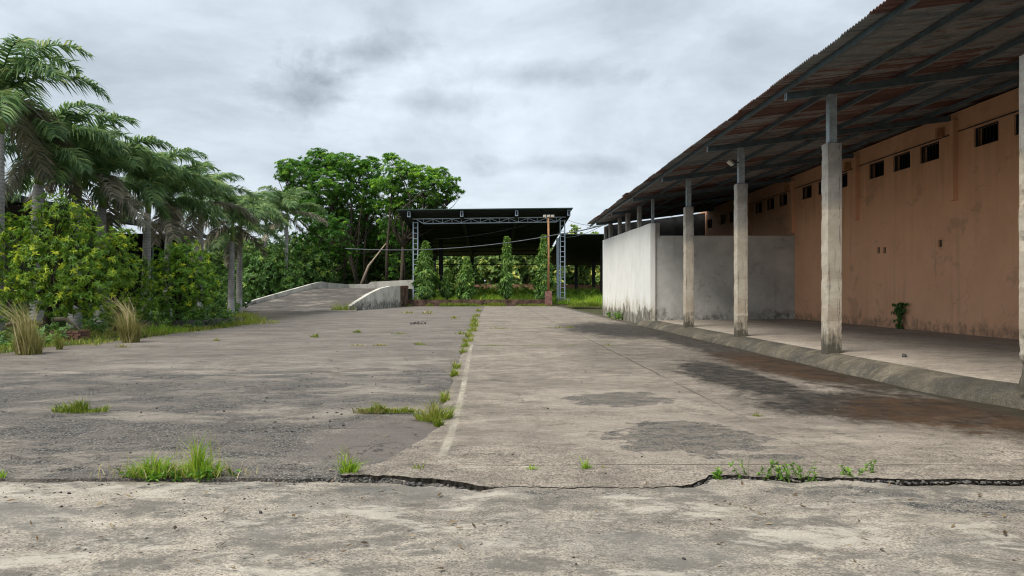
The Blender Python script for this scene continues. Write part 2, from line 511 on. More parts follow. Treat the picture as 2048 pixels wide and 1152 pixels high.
    c = m.mix(m.rng(st3, 0.52, 0.62, 0, 0.45), c, (0.19, 0.18, 0.162))
    c = m.mix(m.rng(st3, 0.44, 0.36, 0, 0.35), c, (0.43, 0.385, 0.31))
    m.color(c)
    m.bump(h, 0.4, 0.01)
    MT['fore'] = m.mat
    # veranda floor and apron --------------------------------------------
    m = Mat('veranda_concrete', 0.9, 0.2)
    P = m.pos()
    c, h, nb, nm, nf = ground_common(m, P, (0.232, 0.197, 0.16), (0.353, 0.302, 0.246), (0.446, 0.382, 0.312), 0.0, 2.2, 70.0, True, 0.9)
    m.color(c); m.bump(h, 0.4, 0.008); MT['veranda'] = m.mat
    m = Mat('apron_concrete', 0.92, 0.2)
    P = m.pos(); xyz = m.sep(P)
    c, h, nb, nm, nf = ground_common(m, P, (0.058, 0.052, 0.038), (0.105, 0.092, 0.068), (0.232, 0.197, 0.145), m.rng(m.noise(P, 1.5, 6), 0.48, 0.6, 0, 0.6), 6.1, 55.0, False)
    m.color(c); m.bump(h, 1.0, 0.03); MT['apron'] = m.mat
    # soil with moss
    m = Mat('verge_soil', 0.95, 0.1)
    P = m.pos()
    n1 = m.noise(P, 0.7, 8, 0.7); n2 = m.noise(P, 9, 6, 0.7)
    c = m.ramp(m.m('ADD', m.m('MULTIPLY', n1, 0.6), m.m('MULTIPLY', n2, 0.4)), [(0.35, (0.03, 0.042, 0.014)), (0.5, (0.055, 0.06, 0.024)), (0.65, (0.12, 0.09, 0.058))])
    m.color(c); m.bump(n2, 0.8, 0.03); MT['soil'] = m.mat
    # ramp
    m = Mat('ramp_concrete', 0.92, 0.2)
    P = m.pos()
    st = m.noise(m.mp(P, (0.6, 0.75, 1)), 0.8, 10, 0.72)
    n2 = m.noise(P, 6, 6, 0.7)
    c = m.ramp(st, [(0.35, (0.064, 0.058, 0.051)), (0.52, (0.106, 0.094, 0.082)), (0.62, (0.212, 0.187, 0.157))])
    c = m.mix(m.rng(n2, 0.4, 0.7, 0, 0.4), c, (0.08, 0.072, 0.065))
    m.color(c); m.bump(n2, 0.6, 0.02); MT['ramp'] = m.mat
make_ground_mats()

def wall_mat(name, base, low, streak, stain_h, z0=0.2, top_dark=None, blot=0.5, bump=0.25, stain_amt=0.9):
    """painted plaster: blotches, run-down streaks, rising damp near the foot"""
    m = Mat(name, 0.9, 0.2)
    P = m.pos(); z = m.sep(P)[2]
    n1 = m.noise(P, 0.7, 7, 0.62)
    n2 = m.noise(P, 4.5, 8, 0.7)
    ns = m.noise(m.mp(P, (2.2, 2.2, 0.13)), 1.7, 6, 0.6)
    c = m.mix(m.rng(n1, 0.35, 0.68, 0, blot), base, low)
    c = m.mix(m.rng(n2, 0.45, 0.75, 0, 0.35), c, low)
    c = m.mix(m.rng(ns, 0.56, 0.76, 0, 0.32), c, streak)
    nc = m.noise(m.mp(P, (1.2, 1.2, 0.8)), 1.3, 11, 0.75)
    zz = m.m('ADD', m.m('SUBTRACT', z, z0), m.m('MULTIPLY', m.m('SUBTRACT', nc, 0.5), -stain_h * 2.6))
    damp = m.rng(zz, stain_h * 0.95, stain_h * 0.35)
    damp = m.m('MULTIPLY', damp, m.rng(m.noise(m.mp(P, (1.5, 1.5, 1.0)), 2.6, 10, 0.76), 0.38, 0.58))
    c = m.mix(m.m('MULTIPLY', damp, stain_amt), c, streak)
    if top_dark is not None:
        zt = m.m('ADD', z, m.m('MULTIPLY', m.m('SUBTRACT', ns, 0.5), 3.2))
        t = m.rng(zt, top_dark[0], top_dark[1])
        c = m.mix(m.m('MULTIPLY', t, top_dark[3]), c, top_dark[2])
    pat = m.noise(m.mp(P, (1, 1, 1.3), (5, 5, 2)), 0.55, 10, 0.7, 0.4)
    c = m.mix(m.rng(pat, 0.55, 0.6, 0, 0.28), c, base)
    c = m.mix(m.rng(pat, 0.43, 0.38, 0, 0.3), c, streak)
    wv = m.N.new('ShaderNodeVectorMath'); wv.operation = 'ADD'
    nq = m.N.new('ShaderNodeTexNoise'); nq.inputs['Scale'].default_value = 1.2; nq.inputs['Detail'].default_value = 7
    m.set(nq.inputs['Vector'], P); m.set(wv.inputs[0], P); m.nt.links.new(nq.outputs['Color'], wv.inputs[1])
    hl = m.rng(m.vor(wv.outputs[0], 0.45, 'DISTANCE_TO_EDGE'), 0.008, 0.001)
    hl = m.m('MULTIPLY', hl, m.rng(m.noise(P, 0.8, 3), 0.52, 0.6))
    c = m.mix(m.m('MULTIPLY', hl, 0.22), c, (0.06, 0.05, 0.04))
    pit = m.noise(P, 16, 6, 0.75)
    c = m.mix(m.rng(pit, 0.66, 0.74, 0, 0.55), c, streak)
    m.color(c)
    m.bump(m.m('ADD', m.m('MULTIPLY', n2, 0.8), m.m('MULTIPLY', pit, 0.4)), bump, 0.02)
    MT[name] = m.mat
    return m.mat
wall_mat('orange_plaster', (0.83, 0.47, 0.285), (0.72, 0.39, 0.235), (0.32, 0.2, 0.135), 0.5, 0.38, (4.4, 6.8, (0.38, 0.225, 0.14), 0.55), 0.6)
wall_mat('white_plaster', (0.72, 0.71, 0.66), (0.62, 0.61, 0.56), (0.42, 0.4, 0.33), 0.0001, 0.2, None, 0.35, 0.2, 0.0)
wall_mat('grey_plaster', (0.6, 0.59, 0.55), (0.42, 0.415, 0.385), (0.15, 0.145, 0.125), 0.75, 0.3, None, 0.9, 0.4, 0.85)
wall_mat('dark_plaster', (0.16, 0.15, 0.14), (0.11, 0.105, 0.1), (0.06, 0.058, 0.052), 0.4, 0.2, None, 0.6)
wall_mat('parapet_plaster', (0.6, 0.57, 0.5), (0.36, 0.345, 0.295), (0.05, 0.047, 0.038), 0.9, 0.3, None, 0.9, 0.4)
wall_mat('red_boundary', (0.3, 0.145, 0.11), (0.22, 0.11, 0.085), (0.12, 0.07, 0.05), 0.4, 0.5)
# white wall with black growth at its foot
def white_wall():
    m = Mat('whitewashed_wall', 0.9, 0.2)
    P = m.pos(); xyz = m.sep(P)
    n1 = m.noise(P, 0.9, 7, 0.62); n2 = m.noise(P, 5, 8, 0.7)
    ns = m.noise(m.mp(P, (1.8, 1.8, 0.12)), 2.0, 6, 0.6)
    c = m.mix(m.rng(n1, 0.35, 0.7, 0, 0.6), (0.86, 0.85, 0.8), (0.73, 0.72, 0.67))
    c = m.mix(m.rng(ns, 0.5, 0.75, 0, 0.3), c, (0.5, 0.49, 0.44))
    nc = m.noise(m.mp(P, (1, 1.0, 0.6)), 0.9, 11, 0.74)
    zz = m.m('ADD', xyz[2], m.m('MULTIPLY', m.m('SUBTRACT', nc, 0.5), -3.6))
    d = m.rng(zz, 0.95, 0.6)
    d = m.m('MULTIPLY', d, m.rng(m.noise(m.mp(P, (1, 3.0, 0.7)), 2.5, 10, 0.76), 0.36, 0.56, 0.2, 1))
    c = m.mix(m.m('MULTIPLY', m.rng(zz, 1.6, 0.6), 0.6), c, (0.45, 0.4, 0.27))
    c = m.mix(m.m('MULTIPLY', d, 0.93), c, (0.075, 0.066, 0.05))
    m.color(c); m.bump(n2, 0.25, 0.02); MT['white_wall'] = m.mat
white_wall()
def column_mat():
    m = Mat('column_concrete', 0.92, 0.2)
    P = m.obj(); z = m.sep(m.pos())[2]
    n1 = m.noise(P, 1.6, 7, 0.65); n2 = m.noise(P, 9, 8, 0.72)
    rnd = m.rnd()
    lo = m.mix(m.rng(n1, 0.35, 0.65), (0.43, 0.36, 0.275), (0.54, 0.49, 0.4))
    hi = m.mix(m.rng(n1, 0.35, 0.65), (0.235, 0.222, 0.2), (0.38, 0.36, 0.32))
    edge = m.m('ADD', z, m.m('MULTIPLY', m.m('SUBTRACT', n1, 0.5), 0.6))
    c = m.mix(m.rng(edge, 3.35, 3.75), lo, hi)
    ns = m.noise(m.mp(P, (6, 6, 0.35)), 2.2, 7, 0.65)
    c = m.mix(m.rng(ns, 0.56, 0.7, 0, 0.6), c, (0.14, 0.12, 0.095))
    c = m.mix(m.rng(n2, 0.55, 0.72, 0, 0.5), c, (0.2, 0.175, 0.14))
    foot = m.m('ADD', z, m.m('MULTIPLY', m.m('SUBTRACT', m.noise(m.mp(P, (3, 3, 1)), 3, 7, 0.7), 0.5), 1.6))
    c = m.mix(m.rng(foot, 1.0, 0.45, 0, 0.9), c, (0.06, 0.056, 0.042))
    cr = m.rng(m.m('ABSOLUTE', m.m('ADD', m.m('SUBTRACT', m.sep(P)[0], 0.1), m.m('MULTIPLY', m.m('SUBTRACT', n2, 0.5), 0.06))), 0.008, 0.002)
    cr = m.m('MULTIPLY', cr, m.rng(m.noise(m.mp(P, (1, 1, 1.5)), 2.2, 3), 0.45, 0.55))
    c = m.mix(m.m('MULTIPLY', cr, 0.85), c, (0.03, 0.026, 0.02))
    m.color(c); m.bump(m.m('SUBTRACT', n2, m.m('MULTIPLY', cr, 1.0)), 0.6, 0.02); MT['column'] = m.mat
column_mat()
def roof_mats():
    m = Mat('rusty_roof_sheet', 0.62, 0.3)
    P = m.obj(); r = m.rnd()
    n = m.noise(m.mp(P, (0.5, 5, 1)), 1.3, 7, 0.66)
    n2 = m.noise(P, 3.0, 6, 0.7)
    f = m.m('ADD', m.m('MULTIPLY', n, 0.75), m.m('MULTIPLY', r, 0.28))
    c = m.ramp(f, [(0.38, (0.1, 0.115, 0.125)), (0.5, (0.23, 0.235, 0.235)), (0.57, (0.135, 0.07, 0.058)), (0.72, (0.075, 0.036, 0.033))])
    c = m.mix(m.rng(n2, 0.5, 0.75, 0, 0.5), c, (0.05, 0.042, 0.04))
    m.color(c); MT['roof_rust'] = m.mat
    m = Mat('dark_roof_sheet', 0.6, 0.3)
    P = m.obj()
    n = m.noise(m.mp(P, (0.3, 1, 1)), 0.8, 6, 0.65)
    c = m.ramp(n, [(0.35, (0.018, 0.022, 0.025)), (0.65, (0.04, 0.048, 0.05))])
    m.color(c); MT['roof_dark'] = m.mat
roof_mats()
plain('blue_steel', (0.07, 0.105, 0.125), 0.5, 0.4, 0.0, 0.25, 4)
plain('post_steel', (0.27, 0.315, 0.33), 0.45, 0.5, 0.2, 0.25, 6)
plain('lattice_steel', (0.36, 0.43, 0.5), 0.5, 0.45, 0.1, 0.2, 6)
plain('dark_steel', (0.025, 0.028, 0.03), 0.6, 0.3, 0.0, 0.2, 5)
plain('rust_steel', (0.36, 0.19, 0.095), 0.8, 0.2, 0.0, 0.35, 6)
plain('pier_red', (0.2, 0.105, 0.085), 0.9, 0.2, 0.0, 0.35, 4, 0.4)
plain('pier_grey', (0.2, 0.19, 0.165), 0.9, 0.2, 0.0, 0.35, 4, 0.4)
plain('brick_red', (0.13, 0.07, 0.052), 0.9, 0.2, 0.0, 0.4, 8, 0.4)
plain('mortar', (0.16, 0.14, 0.115), 0.95, 0.1, 0.0, 0.3, 8, 0.4)
plain('mossy_brick', (0.1, 0.065, 0.048), 0.95, 0.1, 0.0, 0.7, 1.6, 0.5)
plain('bark', (0.075, 0.06, 0.045), 0.95, 0.1, 0.0, 0.4, 6, 0.6)
plain('bark_dark', (0.04, 0.034, 0.027), 0.95, 0.1, 0.0, 0.4, 6, 0.6)
plain('bark_pale', (0.3, 0.24, 0.18), 0.95, 0.1, 0.0, 0.3, 6, 0.6)
plain('stone', (0.1, 0.095, 0.09), 0.95, 0.1, 0.0, 0.4, 20, 0.5)
plain('cable', (0.1, 0.11, 0.12), 0.6, 0.3)
plain('lamp_body', (0.45, 0.43, 0.36), 0.5, 0.4)
plain('dry_stalk', (0.34, 0.29, 0.22), 0.95, 0.1, 0.0, 0.35, 5)
plain('shaft_green', (0.13, 0.2, 0.04), 0.55, 0.35, 0.0, 0.3, 2)
plain('soffit_dark', (0.012, 0.013, 0.014), 0.9, 0.1)  # near-black colour standing in for the unlit hall behind the openings
def palm_trunk_mat():
    m = Mat('palm_trunk', 0.9, 0.15)
    P = m.obj(); z = m.sep(P)[2]
    n = m.noise(P, 3, 6, 0.65)
    ring = m.N.new('ShaderNodeTexWave'); ring.bands_direction = 'Z'
    ring.inputs['Scale'].default_value = 2.2; ring.inputs['Distortion'].default_value = 1.2; ring.inputs['Detail'].default_value = 3
    m.set(ring.inputs['Vector'], P)
    c = m.ramp(n, [(0.3, (0.17, 0.165, 0.155)), (0.7, (0.33, 0.32, 0.3))])
    c = m.mix(m.m('MULTIPLY', m.rng(ring.outputs['Fac'], 0.25, 0.0), 0.5), c, (0.1, 0.09, 0.08))
    wz = m.m('ADD', z, m.m('MULTIPLY', m.m('SUBTRACT', n, 0.5), 0.9))
    c = m.mix(m.m('MULTIPLY', m.rng(wz, 1.3, 0.9), 0.45), c, (0.5, 0.5, 0.49))
    m.color(c); m.bump(ring.outputs['Fac'], 0.3, 0.02); MT['palm_trunk'] = m.mat
palm_trunk_mat()
leaf_mat('mango_leaf', [(0.0, (0.052, 0.127, 0.02)), (0.4, (0.138, 0.277, 0.029)), (0.68, (0.323, 0.461, 0.039)), (1.0, (0.694, 0.737, 0.055))], 0.4)
leaf_mat('mango_leaf_green', [(0.0, (0.066, 0.156, 0.019)), (0.45, (0.154, 0.324, 0.029)), (0.8, (0.332, 0.491, 0.034)), (1.0, (0.604, 0.671, 0.036))])
leaf_mat('dark_leaf', [(0.0, (0.038, 0.096, 0.022)), (0.5, (0.092, 0.202, 0.039)), (0.85, (0.184, 0.326, 0.047)), (1.0, (0.394, 0.503, 0.079))])
leaf_mat('feather_leaf', [(0.0, (0.055, 0.157, 0.034)), (0.5, (0.138, 0.33, 0.05)), (0.85, (0.277, 0.506, 0.058)), (1.0, (0.444, 0.659, 0.084))], 0.3)
leaf_mat('under_leaf', [(0.0, (0.047, 0.108, 0.028)), (0.5, (0.113, 0.212, 0.045)), (0.85, (0.244, 0.35, 0.068)), (1.0, (0.487, 0.534, 0.121))], 0.3)
leaf_mat('teak_leaf', [(0.0, (0.058, 0.117, 0.028)), (0.5, (0.154, 0.26, 0.054)), (0.85, (0.326, 0.4, 0.085)), (1.0, (0.637, 0.621, 0.155))], 0.25)
leaf_mat('ashoka_leaf', [(0.0, (0.04, 0.101, 0.022)), (0.5, (0.097, 0.209, 0.036)), (0.85, (0.215, 0.363, 0.058)), (1.0, (0.472, 0.552, 0.116))], 0.2)
leaf_mat('palm_leaf', [(0.0, (0.064, 0.132, 0.061)), (0.5, (0.143, 0.257, 0.098)), (0.85, (0.293, 0.413, 0.13)), (1.0, (0.583, 0.566, 0.236))], 0.4)
leaf_mat('palm_leaf_old', [(0.0, (0.09, 0.109, 0.067)), (0.5, (0.224, 0.211, 0.148)), (0.85, (0.413, 0.346, 0.244)), (1.0, (0.609, 0.488, 0.333))], 0.15)
leaf_mat('grass', [(0.0, (0.066, 0.114, 0.015)), (0.5, (0.172, 0.251, 0.023)), (0.85, (0.33, 0.365, 0.049)), (1.0, (0.502, 0.41, 0.13))], 0.35)
leaf_mat('lush_grass', [(0.0, (0.099, 0.192, 0.019)), (0.5, (0.246, 0.419, 0.034)), (0.85, (0.433, 0.593, 0.048)), (1.0, (0.631, 0.646, 0.084))], 0.35)
leaf_mat('dry_grass', [(0.0, (0.144, 0.156, 0.042)), (0.5, (0.288, 0.276, 0.078)), (0.85, (0.48, 0.408, 0.168)), (1.0, (0.66, 0.552, 0.336))], 0.3)
leaf_mat('weed_leaf', [(0.0, (0.061, 0.152, 0.019)), (0.5, (0.136, 0.304, 0.036)), (0.85, (0.259, 0.44, 0.054)), (1.0, (0.455, 0.546, 0.12))], 0.3)
plain('soot_plaster', (0.035, 0.036, 0.037), 0.9, 0.15, 0.0, 0.4, 1.5)  # plaster coloured dark to stand in for an unlit interior
plain('broken_edge', (0.06, 0.053, 0.044), 0.95, 0.1, 0.0, 0.7, 14, 0.8)  # dirty broken concrete, darkened further to paint in the shade of the gap
# ------------------------------------------------------------------ ground sheets
def vnoise(seed, n=4096):
    r = np.random.default_rng(seed).random(n)
    def f(x):
        x = np.asarray(x, dtype=float) + 1000.0
        i = np.floor(x).astype(int); t = x - i
        t = t * t * (3 - 2 * t)
        return r[i % n] * (1 - t) + r[(i + 1) % n] * t - 0.5
    return f
def fbm(seed, octs=4, gain=0.55):
    fs = [vnoise(seed * 31 + k) for k in range(octs)]
    def f(x):
        s = 0
        for k, g in enumerate(fs): s = s + g(np.asarray(x) * 2 ** k + 7.3 * k) * gain ** k
        return s
    return f

def sheet(name, X, Y, Z, mat, skirt=0.0, parent=None, smooth=True, undercut=0.0, edge_mat=None):
    """grid sheet from 2-d arrays; with a skirt its rim is turned down to give it thickness"""
    nr, nc = X.shape
    V = np.stack([X, Y, Z], -1).reshape(-1, 3)
    idx = np.arange(nr * nc).reshape(nr, nc)
    Fq = np.stack([idx[:-1, :-1], idx[:-1, 1:], idx[1:, 1:], idx[1:, :-1]], -1).reshape(-1, 4)
    nsm = len(Fq)
    if skirt > 0:
        ring = np.concatenate([idx[0, :-1], idx[:-1, -1], idx[-1, :0:-1], idx[:0:-1, 0]])
        low = V[ring].copy()
        top2 = V[ring].copy()
        low[:, 2] -= skirt
        if undercut: low[:, 1] += undercut * (low[:, 1] < 8)
        b = len(V); n = len(ring)
        V = np.concatenate([V, top2, low])
        i = np.arange(n); j = (i + 1) % n
        Fs = np.stack([b + i, b + n + i, b + n + j, b + j], -1)
        Fq = np.concatenate([Fq, Fs])
    me = arr_mesh(name, V, Fq)
    s = np.zeros(len(Fq), dtype=bool); s[:nsm] = smooth
    me.polygons.foreach_set('use_smooth', s)
    o = link(name, me, mat, parent)
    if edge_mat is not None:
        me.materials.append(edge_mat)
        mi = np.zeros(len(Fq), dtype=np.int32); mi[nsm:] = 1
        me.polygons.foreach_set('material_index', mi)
    return o

front_px = [(-2600, 952), (-900, 951), (0, 950), (200, 951), (430, 951), (600, 951), (735, 949), (800, 951), (880, 958), (930, 966), (975, 972), (1100, 974), (1250, 976), (1365, 972),
            (1392, 963), (1420, 950), (1500, 952), (1600, 954), (1700, 953), (1800, 957), (2048, 958), (2600, 958), (4200, 960)]
_fp = np.array([[p.x, p.y] for p in (gp(u, v) for u, v in front_px)])
_fn = fbm(3, 5, 0.6)
def front(x):
    return np.interp(x, _fp[:, 0], _fp[:, 1]) + 0.05 * _fn(np.asarray(x) * 3.0) + 0.03 * _fn(np.asarray(x) * 17.0)
_ln = fbm(5, 5, 0.6)
def left_edge(y):
    return np.interp(y, [6.0, 6.5, 6.75, 7.2, 8.0, 8.8, 10.9, 20, 90], [-1.42, -1.3, -1.05, -0.93, -0.75, -0.63, -0.70, -0.8, -0.83]) + 0.05 * _ln(np.asarray(y) * 2.5)

def xgrid(x0, x1, dense0, dense1, nd, nc):
    return np.unique(np.concatenate([np.linspace(x0, dense0, nc), np.linspace(dense0, dense1, nd), np.linspace(dense1, x1, nc)]))

# terrain: one sheet that runs to the horizon
def terrain():
    xs = np.unique(np.concatenate([np.array([-3000, -1200, -500, -200, -100, -70, -50]), np.linspace(-42, -14.5, 24), np.linspace(-14, -11, 13), np.linspace(-10, 30, 20), np.array([40, 60, 100, 200, 500, 1200, 3000])]))
    ys = np.unique(np.concatenate([np.array([-200, -60, -20]), np.linspace(-10, 76, 44), np.linspace(77, 82, 12), np.linspace(84, 150, 30), np.array([170, 220, 320, 600, 1400, 4000])]))
    X, Y = np.meshgrid(xs, ys)
    Z = SL * np.clip(Y, -60, 110)
    lowered = -0.28 * (1 - sm(-13.0, -12.2, -X * -1)) 
    paved = sm(-13.3, -12.6, X) * (1 - sm(79.2, 80.2, Y))
    Z = Z - 0.05 - 0.25 * paved
    Z += 0.28 * sm(79.4, 80.6, Y) * sm(-11, -10, X)
    Z += 0.6 * sm(95, 125, Y)
    n = fbm(8, 3)
    Z += 0.05 * n(X * 0.7 + Y * 0.31) * (1 - paved)
    return tag(sheet('ground', X, Y, Z, MT['soil']), kind='structure')
terrain()

def foreground():
    xs = xgrid(-30, 30, -4.6, 4.6, 420, 60)
    q = -np.concatenate([np.linspace(12.5, 2.6, 16), np.linspace(2.4, 0.3, 22), np.linspace(0.26, 0.0, 14), -np.linspace(0.03, 0.5, 6)])
    X, Q = np.meshgrid(xs, q)
    Y = front(X) + Q
    drop = np.interp(X, [-30, -1.4, -1.1, -0.5, -0.06, 0.05, 1.45, 1.62, 1.85, 3.0, 30], [0.042, 0.042, 0.05, 0.045, 0.03, 0.012, 0.012, 0.016, 0.02, 0.023, 0.023])
    trench = np.interp(X, [-30, -1.5, -1.1, -0.2, 0.0, 1.5, 1.7, 30], [0.014, 0.014, 0.05, 0.04, 0.0, 0.0, 0.03, 0.04])
    tn = fbm(12, 4)
    drop = drop * (1 + sm(1.5, 2.0, X) * (np.clip(1 + 1.3 * tn(X * 1.7 + 11), 0.4, 1.5) - 1))
    w = 0.035 * (1 + 1.2 * tn(X * 4))
    Z = SL * Y - drop - trench * np.exp(-(np.clip(Q + 0.012, -9, 0) / np.clip(w, 0.012, 1)) ** 2)
    un = fbm(14, 3)
    Z += 0.006 * un(X * 1.1 + 3.1 * np.sin(Y * 0.7)) + 0.004 * un(Y * 1.7 + X * 0.3)
    return tag(sheet('foreground_pavement', X, Y, Z, MT['fore']), kind='structure')
foreground()

def road():
    s = np.concatenate([np.linspace(0, 0.75, 330), np.linspace(0.752, 1, 50)])
    t = np.linspace(0, 1, 190) ** 2.3
    S, T = np.meshgrid(s, t)
    Yn = 6.3 + (79.2 - 6.3) * T
    xl = left_edge(Yn)
    X = xl + S * (7.3 - xl)
    Y = Yn + (front(X) - 6.3) * (1 - sm(0.0, 0.03, T))
    un = fbm(21, 3)
    Z = SL * Y + 0.006 * un(X * 0.8 + 2 * np.sin(Y * 0.4)) - 0.02 * sm(5.2, 6.8, X)
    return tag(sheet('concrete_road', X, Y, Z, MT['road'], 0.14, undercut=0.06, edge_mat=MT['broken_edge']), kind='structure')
road()

def yard():
    s = np.linspace(0, 1, 150)
    t = np.linspace(0, 1, 120) ** 2.0
    S, T = np.meshgrid(s, t)
    Yn = 6.35 + (79.2 - 6.35) * T
    ln = fbm(33, 5, 0.6)
    # ragged left margin, opening towards the foot of the ramp
    xl = np.interp(Yn, [6, 20, 26, 36, 44, 52, 60, 64, 80], [-14.5, -13.0, -12.2, -11.9, -14.2, -17.4, -20.2, -22.0, -22.0]) + 0.5 * ln(Yn * 1.3)
    xl = np.where(Yn < 19, np.interp(Yn, [6, 12, 19], [-30, -24, -13.2]), xl)
    xr = -0.3
    X = xl + S * (xr - xl)
    Y = Yn + (front(X) + 0.0 - 6.35) * (1 - sm(0.0, 0.03, T))
    un = fbm(35, 3)
    Z = SL * Y - 0.028 + 0.012 * un(X * 0.6 + 2 * np.sin(Y * 0.35))
    Z -= 0.03 * sm(-0.9, -0.6, X)
    return tag(sheet('asphalt_yard', X, Y, Z, MT['yard'], 0.1), kind='structure')
yard()

def painted_line():
    m = Mat('faded_white_paint', 0.9, 0.2)
    P = m.pos()
    n = m.noise(m.mp(P, (1, 0.25, 1)), 7, 7, 0.7)
    m.color((0.58, 0.53, 0.42))
    tr = m.N.new('ShaderNodeBsdfTransparent'); ms = m.N.new('ShaderNodeMixShader')
    big = m.noise(m.mp(P, (0.2, 0.25, 1)), 1.2, 3)
    edge = m.rng(m.m('ABSOLUTE', m.m('SUBTRACT', m.attr('tint'), 0.5)), 0.5, 0.2)
    f = m.m('MULTIPLY', m.m('MULTIPLY', m.rng(n, 0.3, 0.7, 0.2, 1.0), m.rng(big, 0.36, 0.56, 0.25, 0.75)), edge)
    m.set(ms.inputs[0], f)
    m.nt.links.new(tr.outputs[0], ms.inputs[1]); m.nt.links.new(m.p.outputs[0], ms.inputs[2])
    m.nt.links.new(ms.outputs[0], m.N['Material Output'].inputs['Surface'])
    ys = np.linspace(7.15, 22, 70)
    cx = np.interp(ys, [7, 7.5, 8.5, 12, 20, 23], [-0.5, -0.475, -0.455, -0.48, -0.6, -0.62])
    n2 = fbm(41, 3)
    X = np.stack([cx - 0.065 + 0.012 * n2(ys * 4), cx + 0.065 + 0.012 * n2(ys * 4 + 40)], 1)
    Y = np.stack([ys, ys], 1)
    un = fbm(21, 3)
    Z = SL * Y + 0.006 * un(X * 0.8 + 2 * np.sin(Y * 0.4)) + 0.005
    o = sheet('painted_line', X, Y, Z, m.mat)
    a = o.data.attributes.new('tint', 'FLOAT', 'POINT')
    a.data.foreach_set('value', np.tile(np.array([0.0, 1.0], dtype=np.float32), len(ys)))
    return tag(o, kind='structure')
painted_line()

# veranda floor with its rounded apron
def edge_x(y):
    en = fbm(51, 4)
    return np.interp(y, [-8, 9, 10.3, 11.4, 13, 34, 60], [7.35, 7.35, 7.2, 6.92, 6.9, 6.92, 6.95]) + 0.04 * en(np.asarray(y) * 0.9)
def veranda():
    ys = np.concatenate([np.linspace(-6, 9, 8), np.linspace(9.2, 36, 160)])
    prof = [(-0.02, -0.1), (0.0, -0.03), (0.03, 0.035), (0.1, 0.09), (0.2, 0.15), (0.33, 0.2), (0.48, 0.235), (0.6, 0.25)]
    en = fbm(52, 4)
    X = np.stack([edge_x(ys) + p[0] for p in prof], 1)
    Y = np.repeat(ys[:, None], len(prof), 1)
    Z = np.stack([SL * ys + p[1] + 0.012 * en(ys * 3.5 + k * 9) * (0 < k < 7) for k, p in enumerate(prof)], 1)
    tag(sheet('veranda_apron', X, Y, Z, MT['apron']), kind='structure')
    xs = np.linspace(0, 1, 20)
    X = edge_x(ys)[:, None] + 0.58 + xs[None] * (14.2 - 7.5)
    Y = np.repeat(ys[:, None], 20, 1)
    Z = SL * Y + 0.255 + 0.07 * xs[None] - 0.02 * (xs[None] == 0)
    tag(sheet('veranda_floor', X, Y, Z, MT['veranda']), kind='structure')
veranda()
def vz(x, y):   # floor height under the veranda
    return SL * y + 0.255 + 0.07 * max(0, (x - 7.5)) / 6.7

# ------------------------------------------------------------------ the long warehouse on the right
EX, WX, RS = 6.1, 13.9, 0.128            # eave, wall face, roof slope
def rz_(x): return 6.10 + RS * (x - EX)
COLY = [9.98] + [10.2 + 5.95 * k for k in range(1, 7)]   # column line
wh = empty('warehouse', (10, 28, 0.1), 'long warehouse with orange wall, veranda columns and rusty corrugated roof', 'warehouse')

def panel_wall(name, mat, parent, fixed, axis, a_cuts, z_cuts, holes, thick, inner=+1):
    """wall slab with real openings. axis 'x': lies in the plane x=fixed and runs along y; 'y': the other way. inner: direction of its thickness"""
    A = sorted(set(a_cuts + [h[0] for h in holes] + [h[1] for h in holes]))
    Zs = sorted(set(z_cuts + [h[2] for h in holes] + [h[3] for h in holes]))
    mb = MB()
    def pt(a, z, d):
        return (fixed + d * inner, a, z) if axis == 'x' else (a, fixed + d * inner, z)
    def inhole(a, z): return any(h[0] < a < h[1] and h[2] < z < h[3] for h in holes)
    for i in range(len(A) - 1):
        for j in range(len(Zs) - 1):
            if inhole((A[i] + A[i + 1]) / 2, (Zs[j] + Zs[j + 1]) / 2): continue
            for d in (0, thick):
                mb.add([pt(A[i], Zs[j], d), pt(A[i + 1], Zs[j], d), pt(A[i + 1], Zs[j + 1], d), pt(A[i], Zs[j + 1], d)], [(0, 1, 2, 3)])
    loops = [(h[0], h[1], h[2], h[3]) for h in holes] + [(A[0], A[-1], Zs[0], Zs[-1])]
    for a0, a1, z0, z1 in loops:
        c = [(a0, z0), (a1, z0), (a1, z1), (a0, z1)]
        for k in range(4):
            p, q = c[k], c[(k + 1) % 4]
            mb.add([pt(*p, 0), pt(*q, 0), pt(*q, thick), pt(*p, thick)], [(0, 1, 2, 3)])
    return mb.build(name, mat, parent)

PILY = [10.3 + 5.95 * k for k in range(7)]
wins = []
for k in range(7):
    y0 = PILY[k]
    for d in (1.35, 2.95, 4.6):
        wins.append((y0 + d - 0.52, y0 + d + 0.52, 5.82, 6.38))
hole_rects = []
for u, v in ((1757, 500), (1769, 500), (1880, 486)):
    y = WX * F / (u - VU); z = H - (v - VV) / F * y
    hole_rects.append((y - 0.09, y + 0.09, z - 0.12, z + 0.1))
panel_wall('wall', MT['orange_plaster'], wh, WX, 'x', [-4.0, 49.0] + list(np.linspace(0, 46, 12)), [0.15, 2.0, 4.0, 7.05], wins + hole_rects, 0.24, +1)['label'] = 'orange plastered wall with a row of small high windows'
